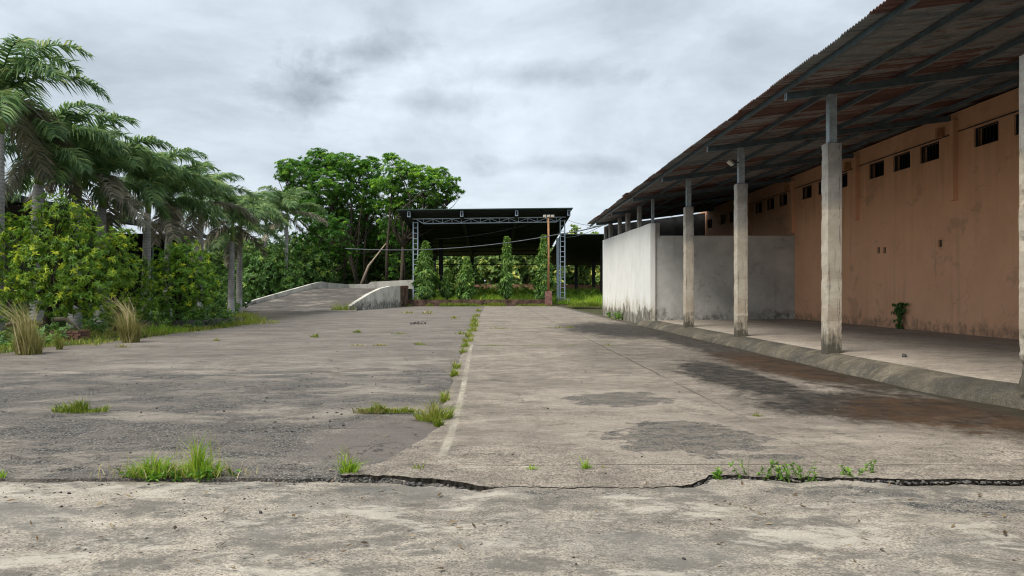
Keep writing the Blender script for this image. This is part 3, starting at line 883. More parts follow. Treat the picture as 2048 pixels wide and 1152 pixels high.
# something dark behind the wall so that its openings look into an unlit hall
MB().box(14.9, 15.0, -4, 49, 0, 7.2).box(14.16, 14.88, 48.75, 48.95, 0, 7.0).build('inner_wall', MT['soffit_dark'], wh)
for (a, b, z0, z1) in hole_rects:  # dark plate added in each wall hole in place of its shade
    MB().box(WX + 0.06, WX + 0.11, a - 0.02, b + 0.02, z0 - 0.02, z1 + 0.02).build('socket_box', MT['dark_steel'], wh)
wmesh = {}
for (a, b, z0, z1) in wins:
    if a < 15: continue
    if 'f' not in wmesh:
        f = MB(); w, h = (b - a) / 2 - 0.002, (z1 - z0) / 2 - 0.002
        f.box(0.05, 0.1, -w, w, -h, -h + 0.035); f.box(0.05, 0.1, -w, w, h - 0.035, h); f.box(0.05, 0.1, -w, -w + 0.035, -h + 0.035, h - 0.035); f.box(0.05, 0.1, w - 0.035, w, -h + 0.035, h - 0.035)
        wmesh['f'] = f.mesh('window')
        g = MB()
        g.bar((0.075, 0, -h + 0.035), (0.075, 0, h - 0.035), 0.016)
        wmesh['b'] = g.mesh('bar')
    o = link('window', wmesh['f'], MT['dark_steel'], wh)
    o.location = (WX, (a + b) / 2, (z0 + z1) / 2)
    for i in range(6):
        br = link('bar', wmesh['b'], MT['dark_steel'], None)
        br.parent = o
        br.location = (0, -0.38 + 0.152 * i, 0)
for y in PILY[1:6]:
    mb = MB(); mb.box(WX - 0.14, WX - 0.002, y - 0.1, y + 0.1, 4.4, rz_(WX) - 0.3)
    mb.build('pilaster', MT['orange_plaster'], wh)
    MB().box(WX - 0.22, WX - 0.002, y + 0.55, y + 0.66, 6.42, 6.72).build('corbel', MT['rust_steel'], wh)
    # cable conduit that links the windows
for y in PILY[1:5]:
    MB().tube([(WX - 0.03, y + 0.12, 6.42), (WX - 0.03, y + 5.8, 6.44)], 0.018, 5).build('conduit', MT['dark_steel'], wh)

# inner cross wall (grey), side wall (whitewashed), far wall
CY = COLY[4]      # corner of the closed room
mb = MB(); mb.box(7.473, WX - 0.003, CY + 0.02, CY + 0.24, 0.2, 4.28)
mb.build('cross_wall', MT['grey_plaster'], wh)['label'] = 'grey plastered cross wall under the veranda roof'
ys = np.linspace(CY - 0.06, 48.6, 34)
tn = fbm(61, 3)
top = np.interp(ys, [CY, 48.6], [4.84, 5.12]) + 0.02 * tn(ys * 1.2)
mb = MB()
for i in range(len(ys) - 1):
    a, b = ys[i], ys[i + 1]
    x0, x1 = 7.24, 7.47
    vs = [(x0, a, 0), (x1, a, 0), (x1, a, top[i]), (x0, a, top[i]), (x0, b, 0), (x1, b, 0), (x1, b, top[i + 1]), (x0, b, top[i + 1])]
    fs = [(0, 3, 7, 4), (1, 5, 6, 2), (2, 6, 7, 3)]
    if i == 0: fs.append((0, 1, 2, 3))
    if i == len(ys) - 2: fs.append((4, 7, 6, 5))
    mb.add(vs, fs)
mb.build('side_wall', MT['white_wall'], wh)['label'] = 'whitewashed side wall with black growth at its foot'
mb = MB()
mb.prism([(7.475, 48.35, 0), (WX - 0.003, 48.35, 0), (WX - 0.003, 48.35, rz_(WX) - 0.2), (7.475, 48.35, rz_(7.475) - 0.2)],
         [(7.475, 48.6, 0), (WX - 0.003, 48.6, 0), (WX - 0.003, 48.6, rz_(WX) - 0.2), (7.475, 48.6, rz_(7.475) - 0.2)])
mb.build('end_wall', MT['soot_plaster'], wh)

def rough_column(y, z0, z1, x0=7.3, w=0.34, d=0.3, seed=0, amp=0.02):
    """cast concrete post with chipped arrises"""
    n = fbm(70 + seed, 4, 0.6)
    zs = np.linspace(z0, z1, max(8, int((z1 - z0) / 0.07)))
    mb = MB()
    ring = []
    ch = 0.018
    base = [(-w / 2 + ch, -d / 2), (w / 2 - ch, -d / 2), (w / 2, -d / 2 + ch), (w / 2, d / 2 - ch), (w / 2 - ch, d / 2), (-w / 2 + ch, d / 2), (-w / 2, d / 2 - ch), (-w / 2, -d / 2 + ch)]
    vs = []
    for k, z in enumerate(zs):
        lean = 0.01 * float(n(z * 0.3))
        for i, (px, py) in enumerate(base):
            chip = amp * max(0.0, float(n(z * 3.0 + i // 2 * 17 + 3 * seed)) * 1.6)
            f = 1 - chip / (w / 2)
            vs.append((px * f + lean + 0.005 * float(n(z * 5 + i * 3)), py * f, z - z0))
    fs = []
    for k in range(len(zs) - 1):
        for i in range(8):
            j = (i + 1) % 8
            fs.append((k * 8 + i, k * 8 + j, (k + 1) * 8 + j, (k + 1) * 8 + i))
    fs.append(tuple(range(8))[::-1]); fs.append(tuple(range((len(zs) - 1) * 8, len(zs) * 8)))
    mb.add(vs, fs)
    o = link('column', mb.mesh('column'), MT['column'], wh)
    o.location = (x0 + w / 2, y + d / 2, z0)
    return o
BEAM_T = lambda x: rz_(x) - 0.12
def steel_post(y, z0, parent):
    o = MB().box(7.385, 7.555, y + 0.07, y + 0.24, z0, BEAM_T(7.47) - 0.165).build('steel_post', MT['post_steel'], parent)
    MB().box(7.34, 7.6, y + 0.03, y + 0.28, z0, z0 + 0.012).build('base_plate', MT['dark_steel'], parent)
    return o
for k, y in enumerate(COLY):
    if k < 4:
        z0 = vz(7.5, y) - 0.03
        o = rough_column(y, z0, 4.9, seed=k, amp=0.05 if k == 0 else 0.018)
        steel_post(y, 4.902, wh)
    elif k == 4:
        o = rough_column(y - 0.02, 4.2, 4.86, x0=7.476, w=0.22, d=0.26, seed=k, amp=0.01)
        MB().box(7.33, 7.45, y + 0.05, y + 0.2, 4.85, BEAM_T(7.4) - 0.165).build('steel_post', MT['post_steel'], wh)
    else:
        o = rough_column(y, 4.9, BEAM_T(7.4) - 0.17, x0=7.26, w=0.2, d=0.5, seed=k, amp=0.01)
# extra stubs that carry the far end of the roof
for y in (36.9, 42.6, 47.9):
    rough_column(y, 4.9, BEAM_T(7.4) - 0.17, x0=7.27, w=0.18, d=0.4, seed=int(y), amp=0.01)
# rafters, one for each column, and purlins along the roof
for y in [COLY[0] - 11.9, COLY[0] - 5.95] + COLY:
    yc = y + 0.155
    t0, t1 = 6.47, WX - 0.15
    mb = MB()
    a, b = BEAM_T(t0), BEAM_T(t1)
    w = 0.06
    # hollow box section: open at its outer end
    mb.prism([(t0, yc - w, a - 0.16), (t0, yc + w, a - 0.16), (t0, yc + w, a), (t0, yc - w, a)][::-1], [(t1, yc - w, b - 0.16), (t1, yc + w, b - 0.16), (t1, yc + w, b), (t1, yc - w, b)][::-1])
    o = mb.build('rafter', MT['blue_steel'], wh)
    cap = MB()
    for (u0, u1, v0, v1) in ((-w, w, -0.16, -0.135), (-w, w, -0.025, 0.0), (-w, -w + 0.025, -0.135, -0.025), (w - 0.025, w, -0.135, -0.025)):
        cap.box(t0 - 0.012, t0 - 0.002, yc + u0, yc + u1, a + v0, a + v1)
    cap.build('rafter_end', MT['lattice_steel'], o)
for x in (6.42, 7.72, 9.05, 10.4, 11.75, 13.1):
    z = rz_(x) - 0.02
    MB().box(x - 0.035, x + 0.035, -3.9, 48.7, z - 0.098, z).build('purlin', MT['blue_steel'], wh)

# corrugated sheets, one by one
def corrugated(width, x0, x1, pitch=0.1, amp=0.018, per=6, slope=RS):
    n = int(round(width / pitch)) * per
    yy = np.linspace(0, width + 0.03, n + 1)
    zz = amp * np.sin(yy / pitch * 2 * np.pi)
    xx = np.array([x0, (x0 + x1) / 2, x1])
    V = np.array([(x - x0, y, slope * (x - x0) + z) for x in xx for y, z in zip(yy, zz)])
    idx = np.arange(3 * (n + 1)).reshape(3, n + 1)
    Fq = np.stack([idx[:-1, :-1], idx[:-1, 1:], idx[1:, 1:], idx[1:, :-1]], -1).reshape(-1, 4)
    low = V.copy(); low[:, 2] -= 0.006
    b = len(V)
    rim = np.stack([idx[0, :-1], idx[0, :-1] + b, idx[0, 1:] + b, idx[0, 1:]], -1)
    return arr_mesh('roof_sheet', np.concatenate([V, low]), np.concatenate([Fq, Fq[:, ::-1] + b, rim]), None, True)
sh_lo = corrugated(1.06, EX, 10.3)
sh_hi = corrugated(1.06, 10.15, 15.4)
rr = random.Random(5)
n_sh = int((48.9 + 4.0) / 1.06)
for i in range(n_sh):
    y = -4.0 + 1.06 * i
    dx = rr.uniform(-0.05, 0.04) - (0.10 if rr.random() < 0.1 else 0)
    o = link('roof_sheet', sh_lo, MT['roof_rust'], wh)
    o.location = (EX + dx, y, rz_(EX) + 0.02 + RS * dx + rr.uniform(0, 0.006) + (0.012 if i % 2 else 0))
    o.rotation_euler = (0, 0, rr.uniform(-0.004, 0.004))
    o = link('roof_sheet', sh_hi, MT['roof_rust'], wh)
    o.location = (10.15 + rr.uniform(-0.03, 0.03), y, rz_(10.15) + 0.042 + rr.uniform(0, 0.006) + (0.012 if i % 2 else 0))
# bent strip hanging at the far corner of the eave
MB().bar((6.2, 48.75, 5.98), (7.9, 48.75, 6.2), 0.1, 0.03).build('eave_strip', MT['post_steel'], wh)

# floodlight on the second column
fl = empty('floodlight', (7.1, COLY[2] - 0.1, 5.4), 'small floodlight clamped under the eave on the second nearest full column', 'light')
y = COLY[2]
MB().bar((7.2, y + 0.1, 5.62), (7.47, y + 0.1, 5.5), 0.03).build('bracket', MT['dark_steel'], fl)
MB().prism([(7.1, y, 5.62), (7.24, y, 5.5), (7.2, y - 0.05, 5.45), (7.06, y - 0.05, 5.57)], [(7.1, y + 0.2, 5.62), (7.24, y + 0.2, 5.5), (7.2, y + 0.25, 5.45), (7.06, y + 0.25, 5.57)]).build('housing', MT['lamp_body'], fl)
fl['label'] = 'small pale floodlight under the veranda roof at a column head'

# ------------------------------------------------------------------ boxes left of the palms: the dark open store
ls = empty('storage_shed', (-30, 45, 0.2), 'long low dark storage shed behind the row of palms', 'shed')
rsx = [(-23.2, 6.45), (-31, 7.4)]
mb = MB()
ny = 260
V = []; 
yy = np.linspace(14, 60, ny)
for x, z in rsx:
    for k, y in enumerate(yy): V.append((x, y, z + 0.02 * math.sin(k * 1.7)))
idx = np.arange(2 * ny).reshape(2, ny)
Fq = np.stack([idx[0, :-1], idx[0, 1:], idx[1, 1:], idx[1, :-1]], -1)
link('roof', arr_mesh('roof', V, Fq), MT['roof_dark'], ls)
MB().box(-23.3, -23.15, 14, 60, 6.1, 6.4).build('fascia', MT['roof_dark'], ls)
MB().box(-31.2, -31, 14, 60, 0, 7.4).build('wall', MT['dark_plaster'], ls)
MB().box(-31, -24.5, 13.8, 14, 0, 6.5).build('wall', MT['dark_plaster'], ls)
MB().box(-31, -24.5, 60, 60.2, 0, 6.5).build('wall', MT['soot_plaster'], ls)
for y in range(16, 60, 6):
    MB().box(-24.1, -23.9, y, y + 0.2, 0, 6.42).build('post', MT['blue_steel'], ls)

# ------------------------------------------------------------------ high open shed at the end of the road
SY = 82.0
sh = empty('open_shed', (-0.5, SY, 0.5), 'tall open-sided shed with pale lattice truss front and dark sloping roof', 'shed')
def lattice_column(x, y, z0, z1, w=0.5, mat='lattice_steel'):
    mb = MB()
    for sx in (-1, 1):
        mb.box(x + sx * w / 2 - 0.06, x + sx * w / 2 + 0.06, y - 0.06, y + 0.06, z0, z1)
    c = mb.build('lattice_column', MT[mat], sh)
    n = int((z1 - z0) / 0.55)
    for k in range(n):
        z = z0 + 0.3 + k * (z1 - z0 - 0.4) / (n - 1)
        MB().box(x - w / 2 + 0.062, x + w / 2 - 0.062, y - 0.04, y + 0.04, z - 0.035, z + 0.035).build('rung', MT[mat], c)
    return c
XL, XR = (831 - VU) / F * SY, (1125 - VU) / F * SY
lattice_column(XL, SY, 0.5, 9.6)
lattice_column(XR, SY, 0.9, 9.8)
MB().box(XR - 0.75, XR + 0.75, SY - 0.5, SY + 0.5, 0.2, 1.1).build('plinth', MT['pier_grey'], sh)
# front truss
zt0, zt1 = 10.0, 10.22     # left and right height: it is not quite level
x0, x1 = (819 - VU) / F * SY, (1136 - VU) / F * SY
def ztop(x): return zt0 + (zt1 - zt0) * (x - x0) / (x1 - x0)
mb = MB()
mb.bar((x0, SY, ztop(x0) - 0.1), (x1, SY, ztop(x1) - 0.1), 0.12, 0.11)
bx0, bx1 = XL + 0.9, XR - 0.7
mb.bar((bx0, SY, ztop(bx0) - 0.62), (bx1, SY, ztop(bx1) - 0.62), 0.12, 0.11)
mb.bar((XL + 0.1, SY, ztop(XL) - 0.15), (bx0, SY, ztop(bx0) - 0.62), 0.12, 0.1)
mb.bar((XR - 0.1, SY, ztop(XR) - 0.15), (bx1, SY, ztop(bx1) - 0.62), 0.12, 0.1)
tr = mb.build('truss', MT['lattice_steel'], sh)
nb = 14
for k in range(nb + 1):
    x = bx0 + (bx1 - bx0) * k / nb
    MB().bar((x, SY, ztop(x) - 0.16), (x, SY, ztop(x) - 0.57), 0.07, 0.07).build('brace', MT['lattice_steel'], tr)
    if k < nb:
        xn = bx0 + (bx1 - bx0) * (k + 1) / nb
        lo, hi = ztop(x) - 0.56, ztop(xn) - 0.17
        a, b = ((x, SY, lo), (xn, SY, hi)) if k % 2 == 0 else ((x, SY, hi), (xn, SY, lo))
        MB().bar(a, b, 0.06, 0.06).build('brace', MT['lattice_steel'], tr)
# hollow rafter ends between truss and roof
RF0, RF1 = 79.6, 121.0
rx0, rx1 = -10.3, 8.65
def roof_z(y, x): return 10.62 + 0.2 * (x - rx0) / (rx1 - rx0) - (y - RF0) * (2.85 / (RF1 - RF0))
for u in (822, 925, 1032, 1134):
    x = (u - VU) / F * SY
    RY = RF0 + 0.25
    zt = roof_z(RY, x) - 0.1; zb = zt - 0.62
    mb = MB()
    w = 0.17
    mb.box(x - w, x - w + 0.07, RY, RY + 0.06, zb, zt); mb.box(x + w - 0.07, x + w, RY, RY + 0.06, zb, zt)
    mb.box(x - w + 0.07, x + w - 0.07, RY, RY + 0.06, zb, zb + 0.07); mb.box(x - w + 0.07, x + w - 0.07, RY, RY + 0.06, zt - 0.07, zt)
    o = mb.build('rafter_end', MT['lattice_steel'], sh)
    mb = MB()
    mb.prism([(x - w, RY + 0.07, zb), (x + w, RY + 0.07, zb), (x + w, RY + 0.07, zt), (x - w, RY + 0.07, zt)], [(x - w, RF1 - 1, zb - 2.75), (x + w, RF1 - 1, zb - 2.75), (x + w, RF1 - 1, zt - 2.75), (x - w, RF1 - 1, zt - 2.75)])
    mb.build('rafter', MT['dark_steel'], sh)
# roof: ribs across the slope, the edge trimmed with a folded strip
ny = 420
yy = np.linspace(RF0, RF1, ny)
V = []
for x in (rx0, rx1):
    for k, y in enumerate(yy): V.append((x, y, roof_z(y, x) + 0.03 * ((k % 4) < 2)))
idx = np.arange(2 * ny).reshape(2, ny)
Fq = np.stack([idx[0, :-1], idx[1, :-1], idx[1, 1:], idx[0, 1:]], -1)
link('roof', arr_mesh('roof', V, Fq), MT['roof_dark'], sh)
mb = MB(); mb.bar((rx0 - 0.02, RF0 - 0.04, roof_z(RF0, rx0) + 0.02), (rx1 + 0.02, RF0 - 0.04, roof_z(RF0, rx1) + 0.02), 0.06, 0.1)
plain('roof_trim', (0.03, 0.06, 0.055), 0.5, 0.4)
mb.build('roof_trim', MT['roof_trim'], sh)
for i in range(9):
    y = RF0 + 2.6 + i * 4.7
    MB().bar((rx0 + 0.1, y, roof_z(y, rx0) - 0.07), (rx1 - 0.1, y, roof_z(y, rx1) - 0.07), 0.08, 0.1).build('purlin', MT['dark_steel'], sh)
# dark columns and truss at its far end
for u, y in ((868, 118), (882, 104), (1083, 119), (944, 119)):
    x = (u - VU) / F * y
    MB().box(x - 0.3, x + 0.3, y - 0.2, y + 0.2, 0.5, roof_z(y, 0) - 0.1).build('rear_column', MT['dark_steel'], sh)
mb = MB()
zb = roof_z(118, 0) - 0.9
mb.bar((rx0 + 0.7, 118, zb), (rx1 - 0.7, 118, zb), 0.12, 0.12); mb.bar((rx0 + 0.7, 118, zb - 0.9), (rx1 - 0.7, 118, zb - 0.9), 0.12, 0.12)
mb.build('rear_truss', MT['dark_steel'], sh)
# pale post of the right side that leans a little
mb = MB(); mb.bar(((1116 - VU) / F * 88, 88, 0.6), ((1115 - VU) / F * 88, 88, 8.25), 0.34, 0.3)
mb.build('side_post', MT['lattice_steel'], sh)
# the lower shed beyond it
s2 = empty('open_shed', (16, 100, 0.5), 'lower dark open shed partly hidden behind the white wall', 'shed')
def r2(y): return 9.4 - (y - 97) * (2.9 / 30)
yy = np.linspace(97, 127, 300)
V = [(x, y, r2(y) + 0.03 * ((k % 4) < 2)) for x in (8.9, 34) for k, y in enumerate(yy)]
idx = np.arange(600).reshape(2, 300)
link('roof', arr_mesh('roof', V, np.stack([idx[0, :-1], idx[1, :-1], idx[1, 1:], idx[0, 1:]], -1)), MT['roof_dark'], s2)
MB().bar((8.9, 96.96, 9.42), (34, 96.96, 9.42), 0.06, 0.12).build('roof_trim', MT['roof_trim'], s2)
for u, y in ((1187, 122), (1204, 108), (1152, 126.5), (1240, 122)):
    x = (u - VU) / F * y
    MB().box(x - 0.25, x + 0.25, y - 0.2, y + 0.2, 0.5, r2(y) - 0.02).build('post', MT['dark_steel'], s2)
    MB().box(x - 0.6, x + 0.6, y - 0.5, y + 0.5, 0.3, 1.35).build('plinth', MT['dark_plaster'], s2)

# ------------------------------------------------------------------ ramp, landing and parapets
def ramp():
    ys = np.linspace(58, 80, 24)
    s = np.linspace(0, 1, 14)
    xl = np.interp(ys, [58, 64, 80, 90], [-21.6, -21.5, -18.6, -18.6])
    xr = np.interp(ys, [58, 62, 80, 90], [-10.7, -11.3, -10.2, -9.4])
    z = np.interp(ys, [58, 62, 66, 76, 80], [0.22, 0.34, 0.75, 2.0, 2.22])
    X = xl[:, None] + s[None] * (xr - xl)[:, None]
    Y = np.repeat(ys[:, None], 14, 1)
    Z = np.repeat(z[:, None], 14, 1)
    tag(sheet('ramp', X, Y, Z, MT['ramp'], 1.0), kind='structure')
    X, Y = np.meshgrid(np.linspace(-19.2, -9.35, 8), np.linspace(80.01, 88, 5))
    tag(sheet('loading_platform', X, Y, 2.2 + 0 * X, MT['ramp'], 2.0), kind='structure')
ramp()
def wall_strip(name, label, pts, thick, mat, cat='wall', parent=None, lean=0.0):
    """low wall that follows a line: pts = (x, y, z_bottom, z_top)"""
    P = [Vector((p[0], p[1], 0)) for p in pts]
    n = fbm(len(name) + len(pts) * 7, 4)
    mb = MB(); vs = []
    for i, p in enumerate(pts):
        d = (P[min(i + 1, len(P) - 1)] - P[max(i - 1, 0)]).normalized()
        nn = Vector((-d.y, d.x, 0)) * (thick / 2)
        zt = p[3] + 0.02 * float(n(i * 1.7))
        vs += [(p[0] - nn.x, p[1] - nn.y, p[2]), (p[0] + nn.x, p[1] + nn.y, p[2]), (p[0] + nn.x, p[1] + nn.y, zt), (p[0] - nn.x, p[1] - nn.y, zt)]
    fs = [(0, 3, 2, 1)]
    for i in range(len(pts) - 1):
        a, b = i * 4, i * 4 + 4
        for k in range(4): fs.append((a + k, a + (k + 1) % 4, b + (k + 1) % 4, b + k))
    e = (len(pts) - 1) * 4
    fs.append((e, e + 1, e + 2, e + 3))
    mb.add(vs, fs)
    o = mb.build(name, MT[mat], parent)
    if parent is None: tag(o, label, cat)
    return o
def dense(pts, n):
    a = np.array(pts, dtype=float)
    t = np.concatenate([[0], np.cumsum(np.hypot(np.diff(a[:, 0]), np.diff(a[:, 1])))])
    tt = np.linspace(0, t[-1], n)
    return [tuple(np.interp(x, t, a[:, k]) for k in range(4)) for x in tt]
wall_strip('parapet_wall', 'stained pale parapet wall climbing along the left side of the ramp', dense([(-21.6, 64.0, 0.0, 0.8), (-20.9, 68, 0.3, 1.35), (-19.8, 74, 1.0, 2.15), (-18.9, 79, 1.9, 2.8), (-18.7, 81, 2.0, 2.95)], 26), 0.3, 'parapet_plaster')
rp = empty('parapet_wall', (-10.6, 66, 0.3), 'curved pale parapet wall streaked black on the right side of the ramp', 'wall')
wall_strip('wall_body', None, dense([(-11.75, 60.6, 0.05, 0.62), (-11.5, 62.5, 0.05, 1.0), (-11.1, 66, 0.05, 1.62), (-10.7, 69.5, 0.05, 2.1), (-10.3, 73, 0.05, 2.36), (-9.75, 77, 0.05, 2.42)], 34), 0.34, 'parapet_plaster', parent=rp)
wall_strip('end_pier', None, dense([(-9.78, 77.05, 0.05, 2.42), (-9.3, 79.2, 0.05, 2.5)], 8), 0.5, 'mossy_brick', parent=rp)
wall_strip('coping', None, dense([(-9.8, 77.0, 2.2, 2.36), (-9.28, 79.25, 2.26, 2.42)], 6), 0.62, 'brick_red', parent=rp)
wall_strip('parapet_wall', 'straight pale parapet wall across the top of the ramp', dense([(-18.6, 88.2, 2.0, 2.75), (-14.6, 88.2, 2.0, 2.8), (-14.5, 88.2, 2.0, 3.05), (-9.4, 88.2, 0.4, 3.3)], 30), 0.3, 'parapet_plaster')
wall_strip('parapet_wall', 'short pale parapet wall at the upper left corner of the ramp', dense([(-18.75, 81.2, 1.9, 2.95), (-18.9, 84.5, 1.9, 2.9), (-17.2, 87.9, 1.9, 2.75)], 10), 0.3, 'parapet_plaster')
# raised bed in front of the tall shed
bed = wall_strip('retaining_wall', 'low mossy brick wall of the planted bed before the tall shed', dense([((812 - VU) / F * 79.6, 79.6, 0.1, 0.98), ((1098 - VU) / F * 79.6, 79.6, 0.1, 1.02)], 40), 0.4, 'mossy_brick')
wall_strip('boundary_wall', 'faded red boundary wall at the back of the grounds', dense([(-40, 128, 0.6, 3.3), (-6, 128, 0.6, 3.25), (60, 128, 0.6, 3.1)], 60), 0.3, 'red_boundary')
wall_strip('boundary_wall', 'faded red boundary wall behind the slender trees by the ramp', dense([(-30, 112, 0.6, 3.5), (-12.5, 112, 0.6, 3.6)], 30), 0.3, 'red_boundary')

# ------------------------------------------------------------------ lamp post and cables
LPY = 78.7
lx = (1097 - VU) / F * LPY
lp = empty('lamp_post', (lx, LPY, 0.3), 'rusty lamp post on a square red pier beside the planted bed', 'lamp post')
MB().box(lx - 0.36, lx + 0.36, LPY - 0.36, LPY + 0.36, 0.25, 1.9).build('pier', MT['pier_red'], lp)
MB().tube([(lx, LPY, 1.9), (lx + 0.03, LPY, 6), (lx - 0.02, LPY, 9.75)], [0.13, 0.115, 0.1], 8).build('pole', MT['rust_steel'], lp)
MB().bar((lx - 0.55, LPY, 9.72), (lx + 0.55, LPY, 9.72), 0.08, 0.07).build('cross_arm', MT['rust_steel'], lp)
for dx, t in ((-0.42, -0.2), (0.0, 0.1), (0.42, -0.12)):
    MB().prism([(lx + dx - 0.17, LPY - 0.16, 9.78), (lx + dx + 0.17, LPY - 0.16, 9.78 + t * 0.3), (lx + dx + 0.17, LPY - 0.16, 10.02), (lx + dx - 0.17, LPY - 0.16, 10.0)],
               [(lx + dx - 0.1, LPY + 0.1, 9.8), (lx + dx + 0.1, LPY + 0.1, 9.8), (lx + dx + 0.1, LPY + 0.1, 9.98), (lx + dx - 0.1, LPY + 0.1, 9.98)]).build('lamp_head', MT['lamp_body'], lp)
def cable(label, pts, r, sag=0.0, n=24):
    a = [Vector(p) for p in pts]
    out = []
    sags = sag if hasattr(sag, '__len__') else [sag] * len(a)
    for i in range(len(a) - 1):
        for k in range(n + (i == len(a) - 2)):
            t = k / n
            p = a[i].lerp(a[i + 1], t); p.z -= sags[i] * 4 * t * (1 - t)
            out.append(p)
    return tag(MB().tube(out, r, 5).build('cable', MT['cable'], None), label, 'cable', 'overhead cables')
cable('thick sagging grey cable strung across the front of the tall shed', [at(690, 497, 78), at(1125, 467, 78), at(1215, 447, 50)], 0.05, (0.75, 0.1))
cable('thin cable from the tall shed truss to the warehouse eave', [at(1133, 438, 82), at(1192, 452, 49)], 0.018, 0.15)
cable('thin cable sloping down under the tall shed roof', [at(870, 478, 84), at(1050, 450, 83)], 0.02, 0.3)
cable('lowest thin cable running from tall shed to white wall', [at(1125, 474, 82), at(1210, 448, 49)], 0.018, 0.3)

# ------------------------------------------------------------------ low kerb and brick blocks on the left verge
wall_strip('verge_kerb', 'broken low concrete kerb on the grass verge beneath the rounded bush', dense([(-15.2, 31.6, 0.0, 0.42), (-13.2, 33.2, 0.0, 0.42), (-13.0, 38.5, 0.0, 0.4)], 18), 0.25, 'dark_plaster', 'kerb')
bp = empty('brick_planter', (-14.1, 24.6, 0.05), 'low ruined block of red bricks on the verge below the yellow-green bush', 'planter')
bme = MB().box(-0.11, 0.11, -0.05, 0.05, -0.035, 0.035).mesh('brick')
bme.materials.append(MT['brick_red'])
MB().box(-14.53, -13.73, 24.42, 24.98, 0.0, 0.36).build('core', MT['mortar'], bp)
for cz in range(4):
    off = 0.0 if cz % 2 else 0.12
    for i in range(4):
        o = link('brick', bme, None, bp)
        o.location = (-14.46 + 0.24 * i + off * 0.6, 24.38 + rr.uniform(-0.012, 0.012), 0.09 + 0.084 * cz)
    for i in range(3):
        o = link('brick', bme, None, bp)
        o.location = (-13.69 + rr.uniform(-0.01, 0.01), 24.5 + 0.24 * i - off * 0.3, 0.09 + 0.084 * cz); o.rotation_euler = (0, 0, R(90))
# ------------------------------------------------------------------ foliage
def unit(a):
    return a / np.maximum(np.linalg.norm(a, axis=-1, keepdims=True), 1e-9)
def leaf_arrays(P, D, N, L, W, T, fold=0.15, droop=0.15):
    D = unit(D)
    S = unit(np.cross(D, N)); N2 = np.cross(S, D)
    L = L[:, None]; W = W[:, None]
    mid = P + D * L * 0.45
    a = mid + S * W / 2 + N2 * W * fold
    b = mid - S * W / 2 + N2 * W * fold
    tip = P + D * L - N2 * L * droop
    V = np.stack([P, b, tip, a], 1).reshape(-1, 3)
    n = len(P)
    i = np.arange(n)[:, None] * 4
    Fc = np.concatenate([i + np.array([[0, 1, 2]]), i + np.array([[0, 2, 3]])], 0)
    return V, Fc, np.repeat(T, 4)
class Leaves:
    def __init__(s): s.V = []; s.F = []; s.T = []; s.n = 0
    def add(s, V, Fc, T):
        s.V.append(V); s.F.append(Fc + s.n); s.T.append(T); s.n += len(V)
    def mesh(s, name): return arr_mesh(name, np.concatenate(s.V), np.concatenate(s.F), np.concatenate(s.T))

def rand_dirs(rng, n):
    return unit(rng.normal(size=(n, 3)))

def whorls(lv, rng, C, A, k, L, W, style, Tw, spread=1.0):
    """k leaves round each whorl centre C with axis A"""
    n = len(C)
    ref = np.where(np.abs(A[:, 2:3]) > 0.9, np.array([[1.0, 0, 0]]), np.array([[0, 0, 1.0]]))
    X = unit(np.cross(A, ref)); Y = np.cross(A, X)
    ph = rng.random((n, k)) * 2 * np.pi
    ra = (np.cos(ph)[..., None] * X[:, None] + np.sin(ph)[..., None] * Y[:, None])
    if style == 'whorl':
        D = A[:, None] * rng.uniform(0.05, 0.9, (n, k, 1)) + ra * spread
        D[..., 2] -= rng.uniform(0.0, 0.35, (n, k))
        Nn = np.broadcast_to(A[:, None], D.shape) + 0.3 * rng.normal(size=D.shape)
    elif style == 'spray':
        D = ra * 1.0 + A[:, None] * 0.35
        D[..., 2] = D[..., 2] * 0.45 - rng.uniform(-0.1, 0.35, (n, k))
        Nn = np.zeros_like(D); Nn[..., 2] = 1; Nn += 0.35 * rng.normal(size=D.shape)
    else:   # hanging leaves
        D = A[:, None] * rng.uniform(0.2, 0.8, (n, k, 1)) + ra * 0.45
        D[..., 2] -= rng.uniform(0.5, 1.2, (n, k))
        Nn = np.broadcast_to(A[:, None], D.shape) + 0.25 * rng.normal(size=D.shape)
    off = rng.uniform(0, 0.5, (n, k, 1)) * L
    P = C[:, None] - A[:, None] * off
    ll = L * rng.uniform(0.65, 1.15, (n, k)); ww = W * rng.uniform(0.7, 1.2, (n, k))
    T = np.clip(Tw[:, None] + rng.uniform(-0.22, 0.22, (n, k)), 0, 1)
    lv.add(*leaf_arrays(P.reshape(-1, 3), D.reshape(-1, 3), Nn.reshape(-1, 3), ll.ravel(), ww.ravel(), T.ravel()))

def limb(mb, a, b, r0, r1, rng, bend=0.12, n=6):
    a, b = np.asarray(a, float), np.asarray(b, float)
    d = b - a
    off = rng.normal(size=3) * np.linalg.norm(d) * bend
    pts, rad = [], []
    for i in range(n + 1):
        t = i / n
        p = a + d * t + off * math.sin(t * math.pi) + np.array([0, 0, -0.08 * np.linalg.norm(d[:2]) * math.sin(t * math.pi)])
        pts.append(p); rad.append(r0 + (r1 - r0) * t)
    mb.tube(pts, rad, 6, False)
    return pts

